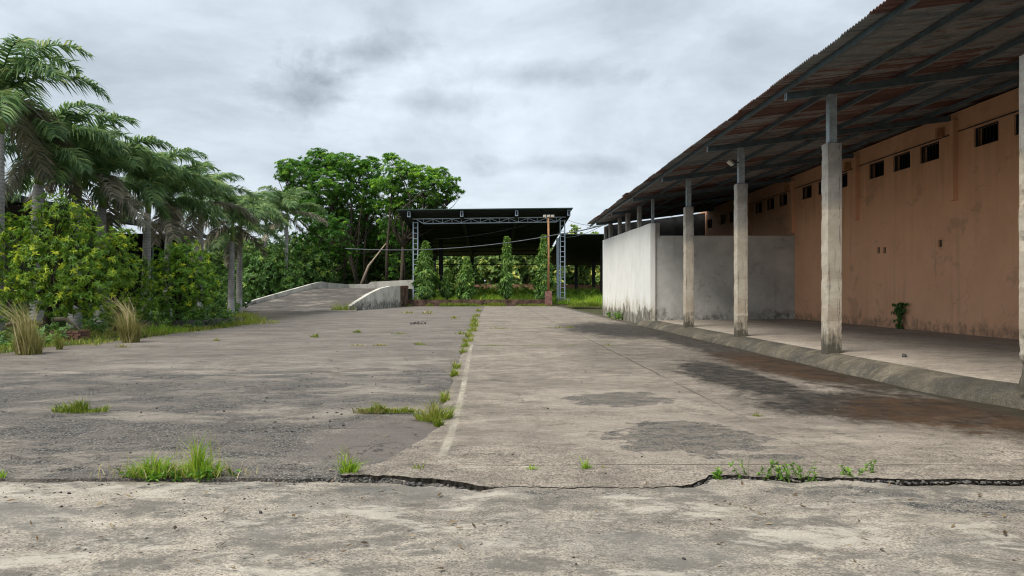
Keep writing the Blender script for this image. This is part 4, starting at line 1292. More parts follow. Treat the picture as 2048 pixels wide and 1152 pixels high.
def tree(name, label, base, lobes, seed, leaf_mat_name, leaf=(0.2, 0.06), k=12, per=60, style='whorl', trunk_r=0.12, fork=0.35, bark='bark', cat='tree', group=None,
         new=0.15, fill=0.45, trunk_lean=(0, 0), tint=(0.25, 0.65), spread=1.0, stems=1, vert=1.0):
    """lobes: (x, y, z, rx, ry, rz) in the place; trunk and limbs grow to each of them"""
    rng = np.random.default_rng(seed)
    base = np.asarray(base, float)
    root = empty(name, base, label, cat, group)
    lob = np.array(lobes, float)
    cen = lob[:, :3].mean(0)
    zmin, zmax = (lob[:, 2] - lob[:, 5]).min(), (lob[:, 2] + lob[:, 5]).max()
    mb = MB()
    fk = base + (np.array([cen[0], cen[1], 0]) - np.array([base[0], base[1], 0])) * 0.35 + np.array([trunk_lean[0], trunk_lean[1], (lob[:, 2].min() - base[2]) * fork + 0.3])
    fk[2] = base[2] + max(0.35, (cen[2] - base[2]) * fork)
    bs = base - np.array([0, 0, 0.25])
    mid = (bs + fk) / 2 + rng.normal(size=3) * 0.04 * np.linalg.norm(fk - bs)
    mb.tube([bs, bs + (mid - bs) * 0.35, mid, fk], [trunk_r * 1.35, trunk_r * 1.05, trunk_r * 0.9, trunk_r * 0.8], 8)
    for i, l in enumerate(lob):
        # go up the trunk a little before leaving it
        st = fk + (np.array([cen[0], cen[1], cen[2]]) - fk) * rng.uniform(-0.05, 0.3)
        pts = limb(mb, fk if i % 2 == 0 else st * 0.5 + fk * 0.5, l[:3] + np.array([0, 0, -0.2 * l[5]]), trunk_r * 0.6, trunk_r * 0.16, rng)
        for q in range(4):
            tgt = l[:3] + rand_dirs(rng, 1)[0] * l[3:6] * 0.75
            limb(mb, pts[-2 - q % 3], tgt, trunk_r * 0.22, trunk_r * 0.05, rng, 0.1, 4)
    mb.build('trunk', MT[bark], root)
    lv = Leaves()
    for l in lob:
        r = l[3:6]
        n = max(6, int(per * (r[0] * r[1] * r[2]) ** (2 / 3.0)))
        d = rand_dirs(rng, n)
        rad = np.where(rng.random(n) < fill, rng.random(n) ** 0.5, rng.uniform(0.82, 1.08, n))
        C = l[:3] + d * r * rad[:, None]
        C += rng.normal(size=C.shape) * r * 0.06
        A = unit(d * 0.8 + unit(C - cen) * 0.4 + np.array([0, 0, 0.45]) * vert + 0.3 * rng.normal(size=C.shape))
        Tw = rng.uniform(tint[0], tint[1], n)
        isnew = (rng.random(n) < new) & (rad > 0.8) & (d[:, 2] > -0.3)
        Tw = np.where(isnew, rng.uniform(0.8, 1.0, n), Tw)
        whorls(lv, rng, C, A, k, leaf[0], leaf[1], style, Tw, spread)
    link('crown', lv.mesh('crown'), MT[leaf_mat_name], root)
    return root

def lobes_in(rng, c, r, n, lr, flat=1.0, top=False):
    """n leaf masses spread through an ellipsoid c, r; the outer ones smaller, so that the outline is uneven"""
    out = []
    for i in range(n):
        d = rand_dirs(rng, 1)[0]
        if top and d[2] < -0.2: d[2] = -d[2] * 0.4
        q = rng.random() ** 0.45
        p = np.asarray(c) + d * np.asarray(r) * q * 0.86
        s = lr * rng.uniform(0.7, 1.25) * (1.15 - 0.4 * q)
        out.append((p[0], p[1], p[2], s, s, s * flat))
    return out

# --- the yellow-green bushes on the left verge
def px_lobes(spec, y, flat=1.0, dep=1.0, seed=0):
    """leaf masses given as (u, v, radius in photo px, depth offset)"""
    o = []
    for u, v, r, dy in spec:
        p = at(u, v, y + dy); s = r / F * (y + dy)
        o.append((p.x, p.y, p.z, s, s * dep, s * flat))
    return o
tree('mango_tree', 'large yellow-green leafy bush tree nearest the camera on the left verge', gp(97, 660) * 0 + Vector((-15.6, 26.0, 0.06)),
     px_lobes([(110, 470, 62, 0), (60, 490, 55, 0.6), (160, 470, 50, 0.3), (40, 545, 60, 0), (110, 545, 75, -0.5), (180, 530, 62, -0.2), (215, 500, 45, 0.2), (90, 430, 42, 0.2), (135, 425, 34, -0.2), (128, 398, 20, 0),
               (200, 580, 52, -0.3), (60, 585, 45, -0.6), (120, 590, 48, -0.8), (165, 595, 42, 0.2), (-30, 520, 60, 0.5), (15, 600, 40, 0), (245, 475, 20, 0.2), (235, 545, 38, 0.3), (20, 455, 28, 0.3), (175, 432, 24, 0.4)], 26.0),
     101, 'mango_leaf', (0.165, 0.046), 13, 125, 'whorl', 0.14, 0.5, 'bark_dark', 'tree', None, 0.16, 0.45, tint=(0.2, 0.66))
tree('mango_tree', 'yellow-tipped leafy bush between the large bush and the rounded bush', (-15.6, 30.5, 0.1),
     px_lobes([(245, 535, 42, 0), (265, 575, 36, 0), (225, 590, 42, 0), (265, 612, 28, -0.4), (255, 475, 22, 0), (235, 625, 28, -0.5), (210, 545, 40, 0), (268, 510, 20, 0.2), (290, 565, 28, 0), (292, 600, 28, -0.3), (285, 535, 22, 0)], 30.5),
     102, 'mango_leaf', (0.17, 0.048), 12, 115, 'whorl', 0.1, 0.4, 'bark_dark', 'tree', None, 0.12, 0.45, tint=(0.18, 0.62))
tree('mango_tree', 'compact rounded green bush with thin dark trunk beside the verge kerb', (-14.2, 33.0, 0.13),
     px_lobes([(365, 540, 52, 0), (345, 575, 46, -0.3), (395, 570, 40, 0), (330, 530, 38, 0.2), (375, 510, 34, 0), (400, 535, 34, 0.3), (350, 605, 30, -0.4), (390, 605, 28, 0), (352, 497, 16, 0), (412, 580, 26, 0), (320, 600, 26, 0)], 33.0),
     103, 'mango_leaf_green', (0.165, 0.044), 13, 135, 'whorl', 0.09, 0.45, 'bark_dark', 'tree', None, 0.2, 0.45, tint=(0.2, 0.62))
tree('mango_tree', 'dark green bush tree behind the left ramp parapet', (-24.0, 80.0, 0.3),
     px_lobes([(545, 535, 42, 0), (515, 560, 34, 0), (580, 550, 34, 0), (550, 510, 24, 0), (520, 525, 26, 0.5), (585, 575, 24, -1), (505, 590, 22, -0.6), (540, 580, 32, 0), (492, 545, 28, 1), (475, 565, 26, 2), (470, 535, 22, 2), (495, 515, 20, 1)], 80.0),
     104, 'dark_leaf', (0.42, 0.13), 12, 32, 'whorl', 0.16, 0.4, 'bark_dark', 'tree', None, 0.1, 0.45)
tree('mango_tree', 'dark rounded tree with orange tinged top at the head of the ramp', (-21.3, 88.5, 0.4),
     px_lobes([(628, 535, 34, 0), (605, 545, 24, 0.5), (650, 550, 22, 0), (630, 515, 20, 0), (640, 565, 18, 0), (610, 565, 20, 0)], 88.5),
     105, 'dark_leaf', (0.46, 0.14), 12, 28, 'whorl', 0.18, 0.4, 'bark_dark', 'tree', None, 0.25, 0.45)
tree('shrub', 'loose dark shrub under the palms beside the foot of the ramp', (-19.5, 54.0, 0.2),
     px_lobes([(440, 592, 30, 0), (470, 588, 24, 3), (425, 602, 26, 0), (455, 608, 20, -1), (436, 560, 24, 1), (485, 600, 16, 4), (425, 575, 24, 2), (455, 570, 20, 3)], 54.0),
     106, 'dark_leaf', (0.34, 0.11), 10, 36, 'whorl', 0.06, 0.3, 'bark_dark', 'shrub', None, 0.12, 0.5)

# --- tall feathery trees behind the ramp
def big(label, u, y, spec, seed, lean=(0, 0), leafm='feather_leaf', per=44.0, r=0.28, bark='bark', new=0.12, tint=(0.25, 0.7), fork=0.5, flat=0.55):
    b = ((u - VU) / F * y, y, 0.6)
    return tree('feathery_tree', label, b, px_lobes(spec, y, flat), seed, leafm, (0.42, 0.085), 30, per, 'spray', r, fork, bark, 'tree', 'slender feathery trees behind the ramp', new, 0.4, lean, tint)
big('broad flat-topped feathery tree with the widest crown behind the ramp', 715, 94.0,
    [(600, 345, 40, 0), (640, 325, 40, 1), (685, 330, 45, 0), (660, 365, 50, -1), (610, 380, 36, 1), (725, 345, 40, 1), (575, 330, 24, 0), (570, 350, 20, 1), (640, 405, 40, 0), (700, 390, 42, 1), (635, 305, 18, 0), (750, 370, 32, 0), (665, 430, 30, 2), (740, 325, 22, 1), (610, 415, 34, 1), (655, 455, 34, 2), (700, 430, 36, 2), (745, 410, 34, 1), (590, 385, 26, 1), (690, 470, 32, 3), (740, 450, 32, 3), (630, 480, 32, 4), (670, 505, 34, 4), (715, 500, 32, 5), (755, 480, 28, 4), (640, 535, 26, 5), (700, 540, 28, 6)], 201, tint=(0.2, 0.7))
big('feathery tree leaning right over the tall shed roof', 785, 91.0,
    [(800, 340, 36, 0), (840, 350, 36, 0), (870, 365, 32, -1), (900, 375, 22, 0), (780, 315, 18, 0), (820, 385, 36, 1), (860, 395, 28, 0), (775, 370, 34, 0), (880, 345, 20, 0), (920, 382, 9, 0), (795, 410, 30, 1), (905, 358, 14, 0), (840, 412, 24, 1), (880, 400, 20, 1), (870, 418, 22, 2), (905, 395, 14, 0), (815, 425, 26, 1), (800, 450, 26, 2), (780, 410, 30, 2)], 202, tint=(0.35, 0.85), new=0.25, r=0.25)
big('slim feathery tree in the middle of the grove behind the ramp', 735, 98.0,
    [(740, 400, 34, 0), (715, 430, 32, 0), (765, 430, 30, 0), (740, 455, 30, 1), (700, 465, 24, 0)], 203, (0, 0), 'under_leaf', 15, 0.16, 'bark', 0.3, (0.4, 0.85))
big('leafy dark young tree at the left of the grove behind the ramp', 640, 90.0,
    [(640, 440, 36, 0), (615, 470, 30, 0), (665, 475, 34, 0), (650, 510, 30, 0), (690, 500, 28, 1), (610, 430, 26, 0), (680, 450, 30, 1), (600, 500, 24, 0)], 204, (0, 0), 'feather_leaf', 22, 0.16, 'bark', 0.08, (0.1, 0.55), 0.4)
big('low shrubby tree with pale leaves inside the grove behind the ramp', 755, 103.0,
    [(730, 500, 30, 0), (765, 490, 30, 0), (790, 520, 26, 0), (750, 535, 28, 0), (710, 535, 24, 0), (690, 540, 22, 0)], 205, (0, 0), 'under_leaf', 14, 0.13, 'bark', 0.35, (0.4, 0.85), 0.4)
big('dark young tree beside the left lattice column of the tall shed', 800, 92.5,
    [(805, 450, 26, 0), (785, 475, 28, 0), (815, 490, 22, 0), (800, 520, 26, 0), (775, 445, 24, 0), (790, 545, 20, 0)], 206, (0, 0), 'feather_leaf', 20, 0.16, 'bark_dark', 0.1, (0.15, 0.6), 0.4)
# bare slender stems that stand among them
def stem(label, pts, r, bark='bark'):
    P = [at(u, v, y) for u, v, y in pts]
    P[0].z -= 0.4
    root = empty('tree_stem', P[0], label, 'tree', 'bare stems in the grove behind the ramp')
    MB().tube(P, list(np.linspace(r, r * 0.45, len(P))), 6).build('trunk', MT[bark], root)
stem('thin straight dark stem third from the tall shed in the grove', [(727, 575, 95), (729, 500, 95), (735, 430, 95), (742, 400, 95)], 0.14)
stem('thin dark stem forking upward in the middle of the grove', [(712, 575, 93), (713, 520, 93), (720, 440, 93), (724, 405, 93)], 0.12)
stem('thick dark stem right of the pale leaning stem', [(773, 575, 90.5), (774, 500, 90.5), (779, 440, 90.5), (783, 390, 91)], 0.22)
stem('pale reddish dead stem leaning to the right in the grove', [(720, 568, 89.5), (737, 532, 90), (745, 522, 90.3), (772, 487, 91)], 0.2, 'bark_pale')
stem('dark stem slanting up into the wide flat-topped crown', [(650, 455, 96), (668, 420, 95), (690, 385, 94.5), (704, 365, 94)], 0.16)
stem('dark stem standing close to the left lattice column', [(812, 575, 91), (808, 520, 91), (806, 470, 92), (800, 430, 92)], 0.15, 'bark_dark')
stem('dark stem left of the pale leaning stem low in the grove', [(688, 575, 92), (689, 540, 92), (691, 500, 92), (697, 460, 92)], 0.13, 'bark_dark')
stem('slim stem standing behind the pale leaning stem', [(795, 575, 97), (793, 520, 97), (790, 470, 97), (795, 430, 97)], 0.13)

# --- the five columnar trees in the bed
def ashoka(label, u, v_top, v_bot, half, seed, y):
    rng = np.random.default_rng(seed)
    b = at(u, v_bot, y); t = at(u, v_top, y)
    hgt = t.z - b.z; w = half / F * y
    root = empty('ashoka_tree', (b.x, y, 0.7), label, 'tree', 'columnar trees before the tall shed')
    mb = MB(); mb.tube([(b.x, y, 0.5), (b.x + 0.05, y, b.z + hgt * 0.5), (t.x, y, t.z - 0.2)], [0.13, 0.08, 0.02], 6)
    mb.build('trunk', MT['bark_dark'], root)
    n = int(400 * hgt * w)
    f = rng.random(n) ** 0.85
    prof = np.interp(f, [0, 0.06, 0.25, 0.6, 0.85, 1.0], [0.7, 0.95, 1.0, 0.66, 0.32, 0.02]) * w
    lumps = fbm(seed, 3)
    a = rng.random(n) * 2 * np.pi
    prof = prof * (1 + 1.1 * lumps(f * 9 + np.floor(a * 1.3) * 5.3))
    rr_ = prof * np.where(rng.random(n) < 0.3, rng.random(n) ** 0.5, rng.uniform(0.8, 1.05, n))
    C = np.stack([b.x + np.cos(a) * rr_ + 0.05, y + np.sin(a) * rr_, b.z + f * hgt], 1)
    A = np.stack([np.cos(a), np.sin(a), 0.1 + 0 * a], 1)
    lv = Leaves()
    Tw = np.clip(rng.uniform(0.2, 0.6, n) + 0.25 * f + (rng.random(n) < 0.12) * 0.3, 0, 1)
    whorls(lv, rng, C, unit(A), 9, 0.5, 0.15, 'hang', Tw)
    link('crown', lv.mesh('crown'), MT['ashoka_leaf'], root)
ashoka('broad columnar tree beside the left lattice column', 851, 481, 592, 17, 301, 80.6)
ashoka('smallest columnar tree, low and dark in the planted bed', 894, 538, 590, 10.5, 302, 83.5)
ashoka('medium columnar tree in the middle left of the planted bed', 932, 513, 594, 12.5, 303, 80.6)
ashoka('slim pointed columnar tree in the middle right of the planted bed', 1013, 472, 590, 9, 304, 80.6)
ashoka('dense columnar tree directly behind the lamp post', 1087, 468, 594, 14, 305, 80.8)

# --- big-leaved trees beyond the boundary wall
rt = np.random.default_rng(401)
bgs = [(-34, 140, 9.5), (-26, 134, 8.5), (-18, 139, 10), (-11.5, 134, 9.2), (-5.5, 138, 9.6), (0.5, 134, 9.0), (6, 139, 9.8), (11, 134, 9.0), (15.5, 137, 10.6), (21, 134, 9.4), (27, 139, 10.5), (34, 135, 9.8)]
wh_ = ['far left of the back row, seen past the palms', 'second of the back row, behind the grove', 'behind the left edge of the tall shed', 'behind the broad columnar tree', 'behind the smallest columnar tree',
       'in the gap left of the slim columnar tree', 'in the gap right of the slim columnar tree', 'behind the lamp post', 'between the two open sheds', 'seen under the lower shed roof', 'seen beside the white wall', 'last of the back row behind the white wall']
for i, (x, y, h) in enumerate(bgs):
    lob = lobes_in(rt, (x, y, h * 0.62), (4.0, 3.0, h * 0.5), 11, 1.75, 0.85)
    tree('teak_tree', 'large-leaved tree ' + wh_[i], (x, y, 1.0), lob, 410 + i, 'teak_leaf', (0.75, 0.5), 9, 16, 'whorl', 0.2, 0.4, 'bark_dark', 'tree', 'large-leaved trees behind the boundary wall', 0.22, 0.35, tint=(0.15, 0.75))
for i, (u, v, w, lbl) in enumerate(((1152, 466, 22, 'tall pale-topped tree rising above the lower shed roof'), (1192, 474, 20, 'pale tree top showing above the lower shed beside the eave'))):
    tree('teak_tree', lbl, ((u - VU) / F * 150, 150, 1.0), px_lobes([(u, v, w * 0.6, 0), (u - 8, v + 14, w * 0.6, 0), (u + 10, v + 20, w * 0.7, 0), (u, v + 45, w, 0), (u + 4, v + 75, w, 0)], 150), 440 + i, 'teak_leaf', (0.8, 0.5), 9, 10, 'whorl', 0.2, 0.4, 'bark_dark', 'tree', None, 0.4, 0.35, tint=(0.4, 0.9))
# far wood that closes the view between the trunks
def far_wood():
    rng = np.random.default_rng(470)
    lv = Leaves()
    n = 9000
    x = rng.uniform(-90, 70, n); y = rng.uniform(150, 168, n)
    hf = fbm(47, 4)
    h = 10.5 + 4 * hf(x * 0.15)
    z = 0.8 + rng.random(n) ** 0.7 * h
    C = np.stack([x, y, z], 1)
    A = unit(np.stack([rng.normal(size=n) * 0.4, -np.ones(n) * 0.5, np.ones(n) * 0.8], 1))
    whorls(lv, rng, C, A, 7, 1.3, 0.75, 'whorl', rng.uniform(0.05, 0.7, n))
    o = link('far_wood', lv.mesh('far_wood'), MT['teak_leaf'])
    tag(o, 'far mass of woodland closing the view behind the grounds', 'wood', None, 'stuff')
far_wood()
def grove_floor():
    rng = np.random.default_rng(475)
    lv = Leaves()
    n = 4200
    x = rng.uniform(-42, -9.5, n); y = rng.uniform(100, 110, n)
    hf = fbm(49, 4)
    h = 8.5 + 7 * hf(x * 0.22)
    z = 0.6 + rng.random(n) ** 0.8 * h
    A = unit(np.stack([rng.normal(size=n) * 0.5, -np.ones(n) * 0.5, np.ones(n) * 0.8], 1))
    whorls(lv, rng, np.stack([x, y, z], 1), A, 8, 0.8, 0.34, 'whorl', np.clip(rng.uniform(0.05, 0.6, n) + (rng.random(n) < 0.15) * 0.4, 0, 1))
    tag(link('thicket', lv.mesh('thicket'), MT['under_leaf']), 'dense thicket filling the grove behind the ramp', 'thicket', None, 'stuff')
grove_floor()

# ------------------------------------------------------------------ royal palms
WIND = np.array([0.55, -0.15, 0.0])
def frond_mesh(az, elev, length, droop, seed, leaf_len=0.95, hang=0.6, npair=46, dense=2):
    """one feather leaf; built in the place's own directions so that the wind can comb all leaflets to one side"""
    rng = np.random.default_rng(seed)
    h = np.array([math.cos(az), math.sin(az), 0])
    n = 26
    ang = elev
    p = np.zeros(3); pts = [p.copy()]; tang = []
    for i in range(n):
        t = i / n
        d = h * math.cos(ang) + np.array([0, 0, math.sin(ang)])
        d = unit(d + WIND * 0.16 * t)
        tang.append(d)
        p = p + d * (length / n); pts.append(p.copy())
        ang -= droop * (0.35 + 1.3 * t) / n
    pts = np.array(pts); tang.append(tang[-1]); tang = np.array(tang)
    mb = MB(); mb.tube([pts[i] for i in range(0, n + 1, 2)], list(np.linspace(0.035, 0.007, n // 2 + 1)), 5, False)
    me_v = [np.array(mb.v)]; 
    tri = []
    for f in mb.f:
        tri.append((f[0], f[1], f[2]))
        if len(f) == 4: tri.append((f[0], f[2], f[3]))
    Fs = [np.array(tri)]; Ts = [np.full(len(mb.v), 0.6)]
    nv = len(mb.v)
    m = npair * 2 * dense
    t = np.clip(0.1 + 0.9 * (rng.permutation(m) / m), 0, 0.999)
    side = np.where(np.arange(m) % 2 == 0, 1.0, -1.0)[:, None]
    fi = t * n; i0 = fi.astype(int); ft = (fi - i0)[:, None]
    P = pts[i0] * (1 - ft) + pts[np.minimum(i0 + 1, n)] * ft
    D = tang[i0]
    up = np.array([0, 0, 1.0])
    S = unit(np.cross(D, up[None]))
    U = np.cross(S, D)
    plane = rng.uniform(-0.35, 0.75, (m, 1))
    dirn = unit(S * side + D * rng.uniform(0.35, 0.75, (m, 1)) + U * plane)
    L = (leaf_len * np.interp(t, [0.1, 0.25, 0.6, 0.9, 1], [0.55, 0.95, 1.0, 0.62, 0.3]) * rng.uniform(0.8, 1.1, m))[:, None]
    W = 0.062
    g = np.array([0, 0, -1.0]) * hang * rng.uniform(0.7, 1.3, (m, 1)) + WIND * 0.55
    mid = P + dirn * L * 0.45 + g * L * 0.09
    tip = mid + unit(dirn + g * 1.1) * L * 0.55
    wdir = unit(np.cross(dirn, U + 0.3 * rng.normal(size=U.shape)))
    V = np.stack([P - wdir * W * 0.4, P + wdir * W * 0.4, mid - wdir * W * 0.5, mid + wdir * W * 0.5, tip], 1).reshape(-1, 3)
    b = (np.arange(m) * 5)[:, None] + nv
    F3 = np.concatenate([b + np.array([[0, 1, 3]]), b + np.array([[0, 3, 2]]), b + np.array([[2, 3, 4]])], 0)
    T = np.repeat(np.clip(rng.uniform(0.15, 0.75, m) + 0.2 * (plane[:, 0] > 0.3), 0, 1), 5)
    return arr_mesh('frond', np.concatenate(me_v + [V]), np.concatenate(Fs + [F3]), np.concatenate(Ts + [T]))
NAZ = 10
FR = {}
for a in range(NAZ):
    az = 2 * math.pi * a / NAZ
    FR['up', a] = frond_mesh(az, R(70), 3.7, R(120), 500 + a, 0.95, 0.7, 46)
    FR['mid', a] = frond_mesh(az + 0.3, R(40), 3.9, R(105), 520 + a, 1.05, 0.9, 48)
    FR['low', a] = frond_mesh(az + 0.1, R(5), 3.7, R(75), 540 + a, 1.05, 1.0, 48)
    FR['old', a] = frond_mesh(az + 0.2, R(-28), 3.5, R(48), 560 + a, 1.0, 1.2, 44)
for k, me in FR.items():
    me.materials.append(MT['palm_leaf_old' if k[0] == 'old' else 'palm_leaf'])
old_low = {a: FR['low', a].copy() for a in range(NAZ)}
for a, me in old_low.items():
    me.materials.clear(); me.materials.append(MT['palm_leaf_old'])
def palm(label, x, y, zc, seed, scale=1.0, r=0.24, lean=0.0):
    """zc: height at which the leaves leave the green shaft"""
    rg = random.Random(seed)
    z0 = SL * y - 0.05
    root = empty('palm_tree', (x, y, z0), label, 'palm', 'royal palms in the row')
    sh_len = 1.35
    zt = zc - z0
    mb = MB()
    hs = [0, 0.25, 0.8, zt * 0.35, zt * 0.6, zt - sh_len]
    rs = [r * 1.45, r * 1.3, r * 1.12, r * 1.12, r * 0.98, r * 0.8]
    mb.tube([(lean * (h / zt) ** 2, 0, h - 0.1) for h in hs], rs, 12)
    mb.build('trunk', MT['palm_trunk'], root, False)
    mb = MB()
    mb.tube([(lean, 0, zt - sh_len - 0.12), (lean, 0, zt - sh_len + 0.25), (lean, 0, zt - 0.4), (lean, 0, zt + 0.1)], [r * 0.72, r * 0.82, r * 0.6, r * 0.3], 10)
    mb.build('crownshaft', MT['shaft_green'], root, False)
    plan = [('up', 6), ('mid', 6), ('low', 3 + seed % 2), ('old', 1 + seed % 2)]
    for kind, n in plan:
        a0 = rg.random() * NAZ
        for i in range(n):
            a = int(a0 + i * NAZ / n + rg.uniform(-0.3, 0.3)) % NAZ
            me = FR[kind, a]
            if kind == 'low' and rg.random() < 0.35: me = old_low[a]
            o = link('frond', me, None, root, False)
            s = scale * rg.uniform(0.88, 1.1)
            o.scale = (s, s, s)
            o.location = (lean, 0, zt + {'up': 0.05, 'mid': 0.0, 'low': -0.12, 'old': -0.25}[kind])
            o.rotation_euler = (rg.uniform(-0.1, 0.1), rg.uniform(-0.1, 0.1), rg.uniform(-0.28, 0.28))
pl = [(-8, 27.0, 7.7, 'royal palm at the very left edge of the picture, nearest of the row'),
      (73, 30.2, 7.05, 'royal palm with bright green shaft above the large yellow-green bush'),
      (150, 32.5, 6.9, 'royal palm standing just right of the bright green shaft'),
      (200, 35.0, 6.7, 'royal palm rising behind the yellow-green bush, third in the row of trunks'),
      (292, 38.4, 6.8, 'royal palm with a thick smooth grey trunk above the small bush'),
      (335, 41.5, 6.6, 'royal palm behind the rounded green bush'),
      (398, 45.4, 6.9, 'royal palm whose hanging dead leaves reach over the rounded bush'),
      (462, 50.6, 6.2, 'royal palm with a clear grey trunk left of the ramp, front of the pair'),
      (478, 54.0, 6.1, 'royal palm with a clear grey trunk left of the ramp, rear of the pair'),
      (530, 86.0, 10.6, 'royal palm second last before the ramp'),
      (572, 80.0, 9.9, 'last royal palm of the row, at the head of the ramp')]
for i, (u, y, zc, lbl) in enumerate(pl):
    palm(lbl, (u - VU) / F * y, y, zc + (1.2 if i == 0 else 0.45), 600 + i, 1.0 if y < 60 else 1.2, 0.235 if y < 36 else 0.2, 0.12)

# fallen leaf sheaths and leaves under the first bush
for i, (p, rot, lbl) in enumerate((((-17.6, 27.6, 0.5), 0.1, 'pale dry palm sheath lying under the large yellow-green bush'), ((-16.2, 27.4, 0.62), -0.25, 'bent dry palm sheath on top of the pile under the bush'), ((-18.2, 28.2, 0.4), 0.3, 'dry palm sheath at the left of the pile under the bush'))):
    root = empty('fallen_palm_leaf', (p[0], p[1], 0.05), lbl, 'dead leaf', 'fallen palm leaves')
    mb = MB()
    c, s = math.cos(rot), math.sin(rot)
    mb.tube([(p[0] - 1.1 * c, p[1] - 1.1 * s, p[2] - 0.28), (p[0] - 0.3 * c, p[1] - 0.3 * s, p[2]), (p[0] + 0.5 * c, p[1] + 0.5 * s, p[2] + 0.06), (p[0] + 1.0 * c, p[1] + s, p[2] - 0.25), (p[0] + 1.25 * c, p[1] + 1.2 * s, 0.1)], [0.03, 0.09, 0.1, 0.05, 0.02], 6)
    mb.build('sheath', MT['dry_stalk'], root)

# ------------------------------------------------------------------ grass
def blades(rng, P, h, w, lean, T, tilt=None, out=None):
    """tapering blades, 3 triangles each"""
    n = len(P)
    a = rng.random(n) * 2 * np.pi
    W = np.stack([np.cos(a), np.sin(a), np.zeros(n)], 1) * w[:, None] * 0.5
    b = rng.random(n) * 2 * np.pi
    ln = np.stack([np.cos(b), np.sin(b), np.zeros(n)], 1) * (lean * h)[:, None]
    if tilt is not None: ln = ln + tilt * h[:, None]
    if out is not None: ln = ln + out * h[:, None]
    up = np.zeros((n, 3)); up[:, 2] = h
    mid = P + up * 0.6 + ln * 0.26
    tip = P + up * np.clip(1 - 0.25 * lean, 0.4, 1)[:, None] + ln
    V = np.stack([P - W, P + W, mid - W * 0.7, mid + W * 0.7, tip], 1).reshape(-1, 3)
    i = (np.arange(n) * 5)[:, None]
    F3 = np.concatenate([i + np.array([[0, 1, 3]]), i + np.array([[0, 3, 2]]), i + np.array([[2, 3, 4]])], 0)
    return V, F3, np.repeat(T, 5)

def grass_field(name, label, area_fn, n, hr, wr, seed, mat, bbox, zfn, lean=0.5, tint=(0.2, 0.8)):
    rng = np.random.default_rng(seed)
    x = rng.uniform(bbox[0], bbox[1], n); y = rng.uniform(bbox[2], bbox[3], n)
    d = area_fn(x, y)
    keep = rng.random(n) < d
    x, y, d = x[keep], y[keep], d[keep]
    m = len(x)
    P = np.stack([x, y, zfn(x, y)], 1)
    cl = fbm(seed + 1, 3)
    hh = rng.uniform(hr[0], hr[1], m) * (0.75 + 0.7 * cl(x * 0.9 + 3.7 * np.sin(y * 0.8))) * (0.55 + 0.45 * d)
    lv = Leaves()
    cl2 = fbm(seed + 2, 3)
    T = np.clip(rng.uniform(tint[0], tint[1], m) + 0.4 * cl2(x * 0.5 + y * 0.37), 0, 1)
    lv.add(*blades(rng, P, np.clip(hh, 0.03, 9), rng.uniform(wr[0], wr[1], m), rng.uniform(0.1, 1.0, m) * lean * 1.6, T))
    return tag(link(name, lv.mesh(name), MT[mat]), label, 'grass', None, 'stuff')
def nz2(seed):
    a, b = fbm(seed, 3), fbm(seed + 9, 3)
    return lambda x, y: a(x * 0.8 + 2.2 * np.sin(y * 0.33)) + b(y * 0.45 + 1.7 * np.sin(x * 0.5))
vn = nz2(80)
def verge_edge(y): return np.interp(y, [18, 20, 26, 36, 44, 52, 60], [-13.4, -12.7, -11.9, -11.4, -14.0, -17.2, -20.2])
grass_field('verge_grass', 'strip of bright short grass along the left edge of the yard', lambda x, y: np.clip(sm(0.15, -0.3, x - verge_edge(y) - 0.9 * vn(x, y)) * (0.45 + 0.9 * (vn(x + 9, y) + 0.35)), 0, 1) * sm(-8.0, -1.5, x - verge_edge(y)),
            60000, (0.08, 0.3), (0.012, 0.024), 81, 'grass', (-22, -10.8, 18.5, 62), lambda x, y: SL * y - 0.05, 0.6, (0.25, 0.9))
grass_field('tall_grass', 'lush tall grass around the tall shed columns', lambda x, y: np.clip(0.75 + 0.8 * nz2(90)(x, y), 0.12, 1), 42000, (0.4, 1.3), (0.03, 0.07), 91, 'lush_grass', (-9.3, 14, 80.0, 100),
            lambda x, y: SL * y + 0.2, 0.45, (0.2, 0.85))
grass_field('tall_grass', 'lush overgrown grass inside the tall shed before the red boundary wall', lambda x, y: np.clip(0.7 + 0.9 * nz2(95)(x, y), 0.1, 1), 30000, (0.8, 2.2), (0.05, 0.1), 96, 'lush_grass', (-12, 30, 100, 127),
            lambda x, y: SL * y + 0.3 + 0.4 * sm(98, 122, y), 0.45, (0.2, 0.85))
grass_field('bed_foot_grass', 'grass growing along the foot of the low mossy brick wall', lambda x, y: np.clip(0.5 + 1.3 * nz2(97)(x, y * 0.3), 0, 1) * (1 - 0.5 * sm(78.4, 77.9, y)), 14000, (0.15, 0.75), (0.02, 0.05), 98, 'grass', (-9.2, 13.5, 78.2, 79.4),
            lambda x, y: SL * y - 0.03, 0.6, (0.1, 0.8))
